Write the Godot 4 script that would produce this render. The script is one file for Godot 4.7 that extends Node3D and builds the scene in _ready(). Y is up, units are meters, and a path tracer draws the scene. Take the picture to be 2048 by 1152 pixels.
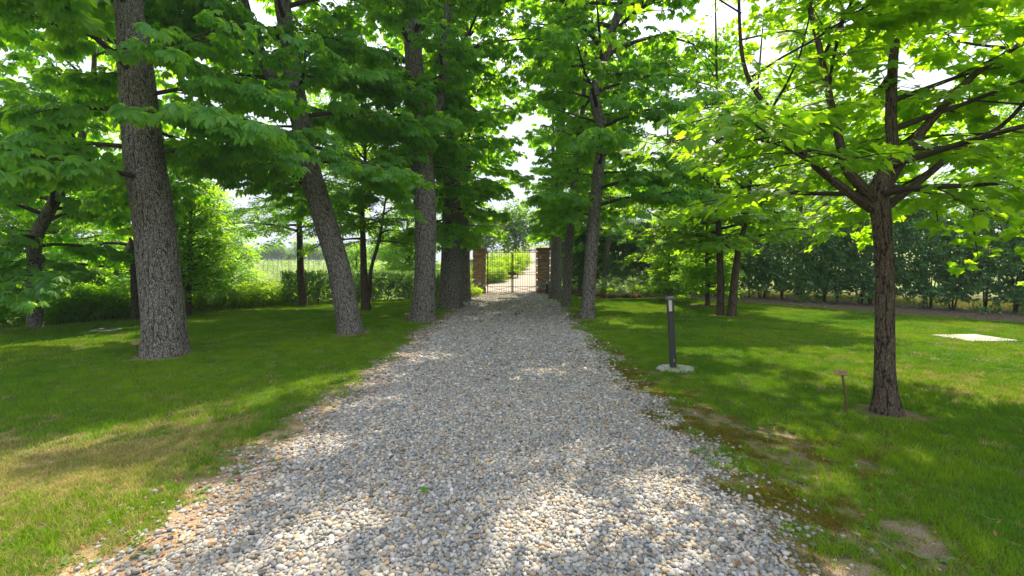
extends Node3D
# A gravel drive between chestnut trees, leading to a brick-pillared iron gate; lawns, hedges and a young maple.

var rng := RandomNumberGenerator.new()
var wave := FastNoiseLite.new()
var fine := FastNoiseLite.new()
var M := {}
var L := {}
var names := {}
const SUN_AZ := 20.0
const SUN_EL := 55.0
var to_sun := Vector3.UP
const EYE := Vector3(0, 1.6, 0)

# ------------------------------------------------------------------ shapes
class Shape:
	var v := PackedVector3Array()
	var n := PackedVector3Array()
	var uv := PackedVector2Array()
	var uv2 := PackedVector2Array()
	var ix := PackedInt32Array()
	var smooth := true

	func tri(a: Vector3, b: Vector3, c: Vector3) -> void:
		var k := v.size()
		v.append(a); v.append(b); v.append(c)
		ix.append(k); ix.append(k + 1); ix.append(k + 2)

	func quad(a: Vector3, b: Vector3, c: Vector3, d: Vector3) -> void:
		tri(a, b, c)
		tri(a, c, d)

	func box(at: Vector3, size: Vector3, turn := Basis.IDENTITY, chamfer := 0.0) -> void:
		var h := size / 2.0
		if chamfer <= 0.0:
			for f in [[0, 1, 2], [1, 2, 0], [2, 0, 1]]:
				for s in [-1.0, 1.0]:
					var p := []
					for q in [[-1, -1], [1, -1], [1, 1], [-1, 1]]:
						var o := Vector3.ZERO
						o[f[0]] = s * h[f[0]]
						o[f[1]] = q[0] * h[f[1]]
						o[f[2]] = q[1] * h[f[2]]
						p.append(at + turn * o)
					if s > 0.0:
						quad(p[0], p[3], p[2], p[1])
					else:
						quad(p[0], p[1], p[2], p[3])
			return
		# chamfered: six inset faces, twelve edge strips, eight corners
		var c := chamfer
		for f in [[0, 1, 2], [1, 2, 0], [2, 0, 1]]:
			for s in [-1.0, 1.0]:
				var p := []
				for q in [[-1, -1], [1, -1], [1, 1], [-1, 1]]:
					var o := Vector3.ZERO
					o[f[0]] = s * h[f[0]]
					o[f[1]] = q[0] * (h[f[1]] - c)
					o[f[2]] = q[1] * (h[f[2]] - c)
					p.append(at + turn * o)
				if s > 0.0:
					quad(p[0], p[3], p[2], p[1])
				else:
					quad(p[0], p[1], p[2], p[3])
			for s in [-1.0, 1.0]:
				for t in [-1.0, 1.0]:
					var p := []
					for e in [-1.0, 1.0]:
						var a := Vector3.ZERO
						a[f[0]] = e * (h[f[0]] - c)
						a[f[1]] = s * h[f[1]]
						a[f[2]] = t * (h[f[2]] - c)
						var b := Vector3.ZERO
						b[f[0]] = e * (h[f[0]] - c)
						b[f[1]] = s * (h[f[1]] - c)
						b[f[2]] = t * h[f[2]]
						p.append(at + turn * a)
						p.append(at + turn * b)
					if s * t > 0.0:
						quad(p[0], p[2], p[3], p[1])
					else:
						quad(p[0], p[1], p[3], p[2])
		for sx in [-1.0, 1.0]:
			for sy in [-1.0, 1.0]:
				for sz in [-1.0, 1.0]:
					var a := at + turn * Vector3(sx * h.x, sy * (h.y - c), sz * (h.z - c))
					var b := at + turn * Vector3(sx * (h.x - c), sy * h.y, sz * (h.z - c))
					var d := at + turn * Vector3(sx * (h.x - c), sy * (h.y - c), sz * h.z)
					if sx * sy * sz > 0.0:
						tri(a, d, b)
					else:
						tri(a, b, d)

	# a swept round bar; with normals and uv in metres (u runs round, v along)
	func tube(path: PackedVector3Array, radii: PackedFloat32Array, sides: int, u_repeat := 1.0, rough := 0.0, flare := 0.0, lobes := 5, phase := 0.0, field: FastNoiseLite = null, cap := false) -> void:
		var count := path.size()
		var first := v.size()
		var dir := (path[1] - path[0]).normalized()
		var side := dir.cross(Vector3(0.31, 0.12, 0.94)).normalized()
		var run := 0.0
		for k in count:
			var d := dir
			if k < count - 1:
				d = (path[k + 1] - path[k]).normalized()
			if k > 0 and k < count - 1:
				d = (d + (path[k] - path[k - 1]).normalized()).normalized()
			side = (side - d * side.dot(d)).normalized()
			var up := d.cross(side)
			dir = d
			if k > 0:
				run += path[k].distance_to(path[k - 1])
			var slope := 0.0
			for j in sides + 1:
				var a := TAU * j / sides
				var out := side * cos(a) + up * sin(a)
				var r := radii[k]
				if field:
					var aj := TAU * (j % sides) / sides
					r *= 1.0 + rough * field.get_noise_3d(cos(aj) * 42.0, run * 4.0 + phase * 100.0, sin(aj) * 42.0) + rough * 0.8 * field.get_noise_3d(cos(aj) * 130.0, run * 7.0, sin(aj) * 130.0 + phase * 70.0)
					r *= 1.0 + flare * exp(-maxf(run - 0.25, 0.0) / 0.26) * (0.45 + 0.55 * cos(lobes * aj + phase * 3.0 + sin(aj * 2.0 + phase)))
				v.append(path[k] + out * r)
				n.append(out)
				uv.append(Vector2(float(j) / sides * u_repeat, run))
		for k in count - 1:
			for j in sides:
				var a := first + k * (sides + 1) + j
				var b := a + sides + 1
				ix.append(a); ix.append(b); ix.append(a + 1)
				ix.append(a + 1); ix.append(b); ix.append(b + 1)
		if cap:
			var k := v.size()
			var at := first + (count - 1) * (sides + 1)
			v.append(path[count - 1] + dir * radii[count - 1] * 0.3); n.append(dir); uv.append(Vector2(0, run))
			for j in sides:
				ix.append(at + j); ix.append(k); ix.append(at + j + 1)

	# a turned profile about y: pairs of radius and height
	func lathe(at: Vector3, profile: Array, sides: int) -> void:
		for k in profile.size() - 1:
			var a: Vector2 = profile[k]
			var b: Vector2 = profile[k + 1]
			for j in sides:
				var p := TAU * j / sides
				var q := TAU * (j + 1) / sides
				var a0 := at + Vector3(cos(p) * a.x, a.y, sin(p) * a.x)
				var a1 := at + Vector3(cos(q) * a.x, a.y, sin(q) * a.x)
				var b0 := at + Vector3(cos(p) * b.x, b.y, sin(p) * b.x)
				var b1 := at + Vector3(cos(q) * b.x, b.y, sin(q) * b.x)
				if a.x > 0.0001:
					tri(a0, a1, b1)
				if b.x > 0.0001:
					tri(a0, b1, b0)

	func arrays() -> Array:
		var a := []
		a.resize(Mesh.ARRAY_MAX)
		a[Mesh.ARRAY_VERTEX] = v
		a[Mesh.ARRAY_INDEX] = ix
		if n.size() == v.size():
			a[Mesh.ARRAY_NORMAL] = n
		if uv.size() == v.size():
			a[Mesh.ARRAY_TEX_UV] = uv
		if uv2.size() == v.size():
			a[Mesh.ARRAY_TEX_UV2] = uv2
		return a

	func mesh(material: Material) -> ArrayMesh:
		var m := ArrayMesh.new()
		m.add_surface_from_arrays(Mesh.PRIMITIVE_TRIANGLES, arrays())
		m.surface_set_material(0, material)
		return m

# ------------------------------------------------------------------ nodes
func numbered(called: String) -> String:
	var k: int = names.get(called, 0)
	names[called] = k + 1
	return called if k == 0 else "%s_%03d" % [called, k]

func tag(o: Node, label := "", category := "", group := "", kind := "") -> Node:
	if label: o.set_meta("label", label)
	if category: o.set_meta("category", category)
	if group: o.set_meta("group", group)
	if kind: o.set_meta("kind", kind)
	return o

func base(called: String, at: Vector3, label: String, category: String, group := "") -> Node3D:
	var o := Node3D.new()
	o.name = numbered(called)
	add_child(o)
	o.position = at
	tag(o, label, category, group)
	return o

func part(parent: Node, called: String, m: Mesh, at := Transform3D.IDENTITY) -> MeshInstance3D:
	var o := MeshInstance3D.new()
	o.name = called
	o.mesh = m
	parent.add_child(o, true)
	o.transform = at
	return o

func structure(called: String, m: Mesh) -> MeshInstance3D:
	var o := MeshInstance3D.new()
	o.name = numbered(called)
	o.mesh = m
	add_child(o)
	o.set_meta("kind", "structure")
	return o

func scatter(parent: Node, called: String, m: Mesh, places: Array, colors: PackedColorArray = PackedColorArray(), stuff := true) -> MultiMeshInstance3D:
	var mm := MultiMesh.new()
	mm.transform_format = MultiMesh.TRANSFORM_3D
	mm.use_colors = colors.size() > 0
	mm.mesh = m
	mm.instance_count = places.size()
	for k in places.size():
		mm.set_instance_transform(k, places[k])
	if colors.size():
		for k in places.size():
			mm.set_instance_color(k, colors[k])
	var o := MultiMeshInstance3D.new()
	o.name = called
	o.multimesh = mm
	parent.add_child(o, true)
	if stuff:
		o.set_meta("kind", "stuff")
	return o

func lin(r: float, g: float, b: float) -> Color:
	return Color(r, g, b).linear_to_srgb()

func flat(called: String, c: Color, rough := 0.8, spec := 0.5) -> StandardMaterial3D:
	var m := StandardMaterial3D.new()
	m.resource_name = called
	m.albedo_color = c
	m.roughness = rough
	m.metallic_specular = spec
	M[called] = m
	return m

# a leaf: reflecting colour and the light it lets through
func leafy(called: String, c: Color, through: Color, rough := 0.5, spec := 0.4) -> StandardMaterial3D:
	var m := flat(called, c, rough, spec)
	m.backlight_enabled = true
	m.backlight = through
	m.cull_mode = BaseMaterial3D.CULL_DISABLED
	return m

# ------------------------------------------------------------------ the lie of the land
func seg_side(x: float, z: float) -> float:
	# metres beyond the lawn's edge on the valley side (positive: outside)
	var pts := [Vector2(-13.6, 6.0), Vector2(-13.2, -8.5), Vector2(-12.4, -11.2), Vector2(-10.9, -13.6), Vector2(-9.3, -17.4), Vector2(-4.6, -21.3), Vector2(-3.0, -26.5)]
	var p := Vector2(x, z)
	var best := 1e9
	var sign_ := 1.0
	for k in pts.size() - 1:
		var a: Vector2 = pts[k]
		var b: Vector2 = pts[k + 1]
		var t := clampf((p - a).dot(b - a) / (b - a).length_squared(), 0.0, 1.0)
		var d := p.distance_to(a.lerp(b, t))
		if d < best:
			best = d
			sign_ = 1.0 if (b - a).cross(p - a) < 0.0 else -1.0
	if z < -26.5:
		var edge := -3.0 - (-26.5 - z) * 0.12
		return maxf(0.0, edge - x) if x < edge else -1.0
	return best * sign_

func ground_y(x: float, z: float) -> float:
	var y := 0.0
	var s := seg_side(x, z)
	var behind := maxf(0.0, -26.5 - z)
	var rise := 0.085 * behind
	if behind > 55.0:
		rise = 0.085 * 55.0 + 0.05 * (behind - 55.0)
	rise = minf(rise, 9.0)
	y = rise * smoothstep(-18.0, 1.0, x)
	if s > 0.0:
		y -= 2.6 * smoothstep(0.0, 7.0, s)
		var far := Vector2(x, z).length()
		y += 4.2 * smoothstep(38.0, 125.0, far) * (1.0 - smoothstep(-18.0, 1.0, x))
	if x > 17.0:
		y += 0.05 * minf(x - 17.0, 60.0)
	return y

func drive_left(z: float) -> float:
	return -2.02 - 0.28 * smoothstep(-5.0, 0.0, z) + 0.12 * wave.get_noise_2d(z * 30.0, 11.0) + 0.06 * wave.get_noise_2d(z * 110.0, 5.0)

func drive_right(z: float) -> float:
	return 1.55 + 0.35 * smoothstep(-9.0, -21.0, z) + 0.12 * wave.get_noise_2d(z * 30.0, 71.0) + 0.07 * wave.get_noise_2d(z * 110.0, 35.0)

const HEDGE_RIGHT := [Vector2(2.6, -26.4), Vector2(7.4, -26.0), Vector2(10.4, -20.9), Vector2(15.4, -13.2), Vector2(20.5, -5.5)]
const HEDGE_LEFT := [Vector2(-9.1, -18.1), Vector2(-4.7, -21.1), Vector2(-3.0, -23.6)]

func near_line(x: float, z: float, pts: Array) -> float:
	var p := Vector2(x, z)
	var best := 1e9
	for k in pts.size() - 1:
		var a: Vector2 = pts[k]
		var b: Vector2 = pts[k + 1]
		var t := clampf((p - a).dot(b - a) / (b - a).length_squared(), 0.0, 1.0)
		best = minf(best, p.distance_to(a.lerp(b, t)))
	return best

func in_bed(x: float, z: float) -> bool:
	# the planted bed before the gate hedge
	var q := Vector2((x - 5.3) / 2.2, (z + 23.6) / 2.0)
	return q.length() < 1.0 + 0.12 * wave.get_noise_2d(x * 60.0, z * 60.0)

# how much grass grows here: 0 none, 1 full
func grass_here(x: float, z: float) -> float:
	var l := drive_left(z)
	var r := drive_right(z)
	var g := 1.0
	if x > l and x < r:
		return 0.0
	var patch := wave.get_noise_2d(x * 42.0 + 300.0, z * 42.0)
	var small := wave.get_noise_2d(x * 130.0, z * 130.0 + 90.0)
	if x <= l:
		var e := l - x
		g = smoothstep(0.02, 0.5, e + 0.28 * patch + 0.16 * small)
	else:
		var e := x - r
		var wide := lerpf(1.35, 0.35, smoothstep(-4.0, -8.5, z)) * smoothstep(-1.0, -3.0, z) + 0.5 * (1.0 - smoothstep(-1.0, -3.0, z))
		g = clampf((e - 0.05) / wide + 0.75 * patch + 0.75 * small, 0.0, 1.0)
		g = g * g * (3.0 - 2.0 * g)
	if in_bed(x, z):
		return 0.0
	if z > -26.5 and x > 2.0:
		var h := near_line(x, z, HEDGE_RIGHT)
		g *= smoothstep(1.35, 1.6, h + 0.15 * small)
		# behind the hedge: rough sunny ground
	for c in [[4.05, -4.92, 0.32], [-6.16, -8.09, 0.55], [-3.81, -10.71, 0.5], [-2.58, -13.12, 0.6], [-2.33, -17.13, 0.7], [2.24, -13.61, 0.45], [6.75, -14.4, 0.5], [7.72, -17.98, 0.8], [6.98, -20.22, 0.75]]:
		var d := Vector2(x - c[0], z - c[1]).length()
		g *= smoothstep(c[2] * 0.75, c[2] * 1.15, d + 0.15 * small)
	return clampf(g, 0.0, 1.0)

# dry, straw-coloured turf
func dry_here(x: float, z: float) -> float:
	var patch := wave.get_noise_2d(x * 24.0 - 60.0, z * 24.0 + 40.0)
	var small := wave.get_noise_2d(x * 95.0, z * 95.0)
	var d := 0.0
	if x < 0.0:
		var q := Vector2((x + 3.7) / 2.0, (z + 3.2) / 1.7)
		d = 1.0 - q.length() * 0.85 + patch * 0.7 + small * 0.5
		d = maxf(d, 0.35 * patch + 0.25 * small - 0.3)
	else:
		var q := Vector2((x - 6.6) / 2.0, (z + 6.4) / 1.5)
		d = 0.45 - q.length() * 0.6 + patch * 0.7 + small * 0.5
		d = maxf(d, 0.4 * patch + 0.3 * small - 0.3)
	return clampf(d, 0.0, 1.0)

# ------------------------------------------------------------------ lit places: breaks in the crowns through which the sun reaches the ground
var clear := []
func sunlit_gap(p: Vector3) -> bool:
	var q := p - to_sun * (p.y / to_sun.y)
	for c in clear:
		var dx: float = q.x - c[0]
		var dz: float = q.z - c[1]
		var ca := cos(c[4])
		var sa := sin(c[4])
		var u: float = (dx * ca + dz * sa) / c[2]
		var w: float = (-dx * sa + dz * ca) / c[3]
		if u * u + w * w < 1.0 + 0.5 * wave.get_noise_2d(q.x * 70.0, q.z * 70.0):
			return true
	return false

# ------------------------------------------------------------------ textures and materials
func noise(freq: float, sort := FastNoiseLite.TYPE_SIMPLEX_SMOOTH, octaves := 4, seed_ := 1) -> FastNoiseLite:
	var f := FastNoiseLite.new()
	f.noise_type = sort
	f.frequency = freq
	f.fractal_octaves = octaves
	f.seed = seed_
	if octaves <= 1:
		f.fractal_type = FastNoiseLite.FRACTAL_NONE
	return f

func ramp(stops: Array) -> Gradient:
	var g := Gradient.new()
	var o := PackedFloat32Array()
	var c := PackedColorArray()
	for s in stops:
		o.append(s[0])
		c.append(lin(s[1], s[2], s[3]))
	g.offsets = o
	g.colors = c
	return g

func bark(called: String, dark: Color, mid: Color, pale: Color, fleck: float, tall := 8) -> StandardMaterial3D:
	var w := 448
	var h := 768
	# long fissures that part and meet again, cross cracks, fine grain, patches
	var a := noise(0.014, FastNoiseLite.TYPE_SIMPLEX_SMOOTH, 3, 11).get_seamless_image(w, h / tall)
	a.resize(w, h, Image.INTERPOLATE_CUBIC)
	var a2 := noise(0.034, FastNoiseLite.TYPE_SIMPLEX_SMOOTH, 2, 31).get_seamless_image(w, h * 2 / tall)
	a2.resize(w, h, Image.INTERPOLATE_CUBIC)
	var b := noise(0.05, FastNoiseLite.TYPE_SIMPLEX_SMOOTH, 4, 4).get_seamless_image(w, h / 3)
	b.resize(w, h, Image.INTERPOLATE_CUBIC)
	var c := noise(0.06, FastNoiseLite.TYPE_SIMPLEX, 3, 8).get_seamless_image(w, h / 2)
	c.resize(w, h, Image.INTERPOLATE_CUBIC)
	var d := noise(0.012, FastNoiseLite.TYPE_SIMPLEX_SMOOTH, 3, 21).get_seamless_image(w, h)
	var color := Image.create(w, h, false, Image.FORMAT_RGB8)
	var high := Image.create(w, h, false, Image.FORMAT_RGB8)
	for y in h:
		for x in w:
			var n1 := absf(a.get_pixel(x, y).r - 0.5)
			var n2 := absf(a2.get_pixel(x, y).r - 0.5)
			var g := b.get_pixel(x, y).r
			var plate := (0.2 + 0.8 * smoothstep(0.0, 0.09, n1 + 0.06 * (g - 0.5))) * (0.6 + 0.4 * smoothstep(0.0, 0.08, n2 + 0.05 * (g - 0.5)))
			var s := c.get_pixel(x, y).r
			var big := d.get_pixel(x, y).r
			var k := clampf(0.85 * plate + 0.5 * (g - 0.5) + 0.3 * (s - 0.5) + 0.15 * (big - 0.5) - 0.02, 0.0, 1.0)
			var col := dark.lerp(mid, k)
			var f := smoothstep(0.68 - fleck * 0.13, 0.76 - fleck * 0.1, s + 0.35 * (big - 0.5)) * plate * fleck
			col = col.lerp(pale, clampf(f, 0.0, 0.8))
			color.set_pixel(x, y, col.linear_to_srgb())
			high.set_pixel(x, y, Color(k, k, k))
	var m := flat(called, Color.WHITE, 0.92, 0.3)
	m.albedo_texture = ImageTexture.create_from_image(color)
	m.heightmap_enabled = true
	m.heightmap_texture = ImageTexture.create_from_image(high)
	m.heightmap_scale = 3.0
	m.uv1_scale = Vector3(1, 1.0, 1)
	return m

func tinted(called: String, freq: float, stops: Array, metres: float, rough := 0.9, relief := 0.0, octaves := 5) -> StandardMaterial3D:
	var m := flat(called, Color.WHITE, rough, 0.35)
	var t := NoiseTexture2D.new()
	t.width = 512
	t.height = 512
	t.seamless = true
	t.noise = noise(freq, FastNoiseLite.TYPE_SIMPLEX_SMOOTH, octaves, 5)
	t.color_ramp = ramp(stops)
	m.albedo_texture = t
	m.uv1_triplanar = true
	m.uv1_world_triplanar = true
	m.uv1_scale = Vector3.ONE / metres
	if relief > 0.0:
		var h := NoiseTexture2D.new()
		h.width = 512
		h.height = 512
		h.seamless = true
		h.noise = noise(freq * 2.0, FastNoiseLite.TYPE_SIMPLEX_SMOOTH, octaves, 9)
		m.heightmap_enabled = true
		m.heightmap_texture = h
		m.heightmap_scale = relief
	return m

func materials() -> void:
	M.bark = bark("chestnut_bark", Color(0.018, 0.014, 0.010), Color(0.165, 0.138, 0.106), Color(0.42, 0.41, 0.36), 0.95)
	M.bark_plain = bark("brown_bark", Color(0.02, 0.014, 0.009), Color(0.135, 0.10, 0.066), Color(0.25, 0.24, 0.2), 0.25, 6)
	M.twig = flat("twig_bark", lin(0.05, 0.04, 0.03), 0.9, 0.3)
	# chestnut leaves
	leafy("chestnut_leaf_a", lin(0.048, 0.138, 0.017), lin(0.46, 0.86, 0.014), 0.48, 0.4)
	leafy("chestnut_leaf_b", lin(0.064, 0.158, 0.017), lin(0.54, 0.92, 0.014), 0.5, 0.4)
	leafy("chestnut_leaf_c", lin(0.041, 0.12, 0.02), lin(0.38, 0.80, 0.016), 0.45, 0.45)
	# maple leaves
	leafy("maple_leaf_a", lin(0.060, 0.14, 0.010), lin(0.44, 0.78, 0.012), 0.5, 0.35)
	leafy("maple_leaf_b", lin(0.075, 0.155, 0.010), lin(0.50, 0.82, 0.012), 0.5, 0.35)
	leafy("maple_leaf_c", lin(0.050, 0.125, 0.010), lin(0.38, 0.74, 0.012), 0.5, 0.35)
	# laurel
	leafy("laurel_leaf_a", lin(0.042, 0.105, 0.034), lin(0.14, 0.30, 0.016), 0.34, 0.5)
	leafy("laurel_leaf_b", lin(0.055, 0.125, 0.038), lin(0.17, 0.34, 0.018), 0.38, 0.5)
	leafy("laurel_leaf_c", lin(0.034, 0.088, 0.03), lin(0.11, 0.25, 0.014), 0.34, 0.5)
	# light yellow-green shrubs
	leafy("bright_leaf_a", lin(0.10, 0.17, 0.016), lin(0.5, 0.72, 0.018), 0.6, 0.3)
	leafy("bright_leaf_b", lin(0.12, 0.18, 0.018), lin(0.56, 0.75, 0.02), 0.6, 0.3)
	leafy("pale_leaf", lin(0.26, 0.30, 0.20), lin(0.25, 0.3, 0.15), 0.6, 0.3)
	leafy("grey_leaf", lin(0.15, 0.20, 0.12), lin(0.14, 0.2, 0.06), 0.6, 0.3)
	leafy("red_leaf", lin(0.13, 0.03, 0.025), lin(0.2, 0.03, 0.02), 0.6, 0.3)
	leafy("wood_leaf_a", lin(0.045, 0.095, 0.028), lin(0.2,0.38,0.025), 0.6, 0.3)
	leafy("wood_leaf_b", lin(0.06, 0.11, 0.03), lin(0.24,0.42,0.025), 0.6, 0.3)
	leafy("yellow_leaf", lin(0.55, 0.33, 0.03), lin(0.3, 0.2, 0.02), 0.6, 0.3)
	leafy("dry_leaf", lin(0.22, 0.11, 0.045), lin(0.1, 0.05, 0.02), 0.7, 0.3)
	flat("petal", lin(0.62, 0.48, 0.42), 0.7, 0.3)
	# grass takes its colour from each tuft
	var g := leafy("grass_blade", Color.WHITE, lin(0.8, 0.8, 0.6), 0.6, 0.2)
	g.vertex_color_use_as_albedo = true
	var p := flat("pebble", Color.WHITE, 0.75, 0.35)
	p.vertex_color_use_as_albedo = true
	var pn := NoiseTexture2D.new()
	pn.width = 256
	pn.height = 256
	pn.seamless = true
	pn.noise = noise(0.04, FastNoiseLite.TYPE_SIMPLEX_SMOOTH, 4, 3)
	pn.color_ramp = ramp([[0.0, 0.62, 0.6, 0.58], [0.5, 0.86, 0.85, 0.83], [1.0, 1.0, 1.0, 1.0]])
	p.albedo_texture = pn
	p.uv1_triplanar = true
	p.uv1_world_triplanar = true
	p.uv1_scale = Vector3.ONE / 0.09
	tinted("meadow", 0.02, [[0.0, 0.06, 0.085, 0.02], [0.45, 0.10, 0.14, 0.03], [0.7, 0.15, 0.18, 0.05], [1.0, 0.2, 0.2, 0.08]], 6.0, 0.95, 3.0)
	tinted("soil", 0.03, [[0.0, 0.045, 0.032, 0.022], [0.5, 0.10, 0.075, 0.05], [1.0, 0.17, 0.13, 0.09]], 1.2, 0.95, 2.0)
	tinted("mulch", 0.06, [[0.0, 0.025, 0.016, 0.011], [0.5, 0.06, 0.042, 0.03], [1.0, 0.12, 0.085, 0.065]], 0.9, 0.95, 3.0)
	tinted("lane_chalk", 0.04, [[0.0, 0.22, 0.19, 0.155], [0.5, 0.29, 0.26, 0.225], [1.0, 0.36, 0.33, 0.29]], 2.5, 0.95, 1.0)
	tinted("concrete", 0.05, [[0.0, 0.22, 0.2, 0.18], [0.5, 0.32, 0.3, 0.27], [1.0, 0.42, 0.40, 0.36]], 0.8, 0.9, 0.4)
	tinted("mortar", 0.06, [[0.0, 0.2, 0.16, 0.12], [1.0, 0.34, 0.28, 0.22]], 0.5, 0.95, 0.5)
	var k := 0
	for c in [[0.40, 0.22, 0.13], [0.33, 0.165, 0.1], [0.46, 0.28, 0.18], [0.28, 0.15, 0.1], [0.48, 0.34, 0.24]]:
		tinted("brick_%d" % k, 0.05, [[0.0, c[0] * 0.6, c[1] * 0.6, c[2] * 0.62], [0.5, c[0], c[1], c[2]], [1.0, c[0] * 1.25, c[1] * 1.3, c[2] * 1.35]], 0.4, 0.92, 0.6)
		k += 1
	var iron := tinted("iron", 0.08, [[0.0, 0.04, 0.028, 0.022], [0.55, 0.075, 0.05, 0.038], [1.0, 0.15, 0.08, 0.05]], 0.3, 0.6, 0.0)
	iron.metallic = 0.35
	var rust := tinted("rust", 0.08, [[0.0, 0.08, 0.04, 0.025], [0.55, 0.14, 0.07, 0.04], [1.0, 0.22, 0.12, 0.07]], 0.3, 0.8, 0.0)
	rust.metallic = 0.2
	flat("anthracite", lin(0.032, 0.032, 0.031), 0.42, 0.5)
	flat("grey_cap", lin(0.09, 0.093, 0.10), 0.4, 0.5)
	flat("lamp_glass", lin(0.52, 0.5, 0.44), 0.3, 0.5)
	flat("grey_plastic", lin(0.16, 0.16, 0.15), 0.5, 0.5)
	flat("pale_plastic", lin(0.42, 0.42, 0.40), 0.5, 0.5)
	flat("white_plastic", lin(0.6, 0.6, 0.56), 0.5, 0.5)
	flat("dark_steel", lin(0.05, 0.05, 0.05), 0.5, 0.5)
	tinted("tag_wood", 0.09, [[0.0, 0.15, 0.08, 0.045], [0.5, 0.25, 0.14, 0.085], [1.0, 0.34, 0.2, 0.13]], 0.12, 0.8, 0.0)
	flat("engraving", lin(0.06, 0.035, 0.02), 0.9, 0.2)
	flat("post_wood", lin(0.2, 0.17, 0.14), 0.9, 0.3)
	tinted("roof_tile", 0.1, [[0.0, 0.2, 0.08, 0.05], [1.0, 0.35, 0.16, 0.1]], 1.0)

# ------------------------------------------------------------------ leaves
func blade_leaf(s: Shape, t: Transform3D, length: float, width: float, widest: float, fold := 0.18, droop := 0.25) -> void:
	var rib := []
	for k in [0.0, widest * 0.62, widest, 1.0]:
		rib.append(Vector3(0, -droop * k * k * length, k * length))
	var l := []
	var r := []
	for q in [[1, 0.78], [2, 1.0]]:
		var c: Vector3 = rib[q[0]]
		l.append(c + Vector3(-width / 2 * q[1], fold * width * q[1], 0))
		r.append(c + Vector3(width / 2 * q[1], fold * width * q[1], 0))
	for tri in [[rib[0], l[0], rib[1]], [rib[1], l[0], l[1]], [rib[1], l[1], rib[2]], [rib[2], l[1], rib[3]], [rib[0], rib[1], r[0]], [rib[1], r[1], r[0]], [rib[1], rib[2], r[1]], [rib[2], rib[3], r[1]]]:
		s.tri(t * tri[0], t * tri[1], t * tri[2])

func palmate(s: Shape, t: Transform3D, size: float) -> void:
	# chestnut: seven leaflets spread like a hand, hanging from the leaf stalk
	var fan := [0.0, 0.62, -0.62, 1.2, -1.2, 1.85, -1.85]
	var long := [1.0, 0.95, 0.92, 0.78, 0.8, 0.52, 0.5]
	for k in 7:
		var turn := Basis(Vector3.UP, fan[k] + rng.randf_range(-0.08, 0.08)) * Basis(Vector3.RIGHT, rng.randf_range(0.12, 0.5))
		var length: float = size * long[k] * rng.randf_range(0.92, 1.08)
		blade_leaf(s, t * Transform3D(turn, Vector3.ZERO), length, length * rng.randf_range(0.40, 0.46), 0.68, 0.16, rng.randf_range(0.12, 0.4))
	var stalk := t * Vector3(0, 0.01, -size * 0.55)
	s.quad(t * Vector3(-0.002, 0, 0), stalk + t.basis.x * -0.002, stalk + t.basis.x * 0.002, t * Vector3(0.002, 0, 0))

func lobed(s: Shape, t: Transform3D, size: float) -> void:
	# maple: five pointed lobes
	var rim := [[0.0, -0.02], [0.28, -0.14], [0.46, 0.02], [0.36, 0.14], [0.60, 0.36], [0.40, 0.46], [0.34, 0.62], [0.16, 0.60], [0.13, 0.82], [0.0, 1.0]]
	var cup := rng.randf_range(0.02, 0.16)
	var dip := rng.randf_range(0.05, 0.3)
	var mid := Vector3(0, 0.0, 0.3) * size
	for side in [-1.0, 1.0]:
		for k in rim.size() - 1:
			var a := Vector3(rim[k][0] * side, absf(rim[k][0]) * cup - rim[k][1] * rim[k][1] * dip, rim[k][1]) * size
			var b := Vector3(rim[k + 1][0] * side, absf(rim[k + 1][0]) * cup - rim[k + 1][1] * rim[k + 1][1] * dip, rim[k + 1][1]) * size
			if side > 0.0:
				s.tri(t * mid, t * b, t * a)
			else:
				s.tri(t * mid, t * a, t * b)
	s.quad(t * Vector3(-0.0012, 0, 0), t * Vector3(-0.0012, 0.03, -size * 0.7), t * Vector3(0.0012, 0.03, -size * 0.7), t * Vector3(0.0012, 0, 0))

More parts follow.
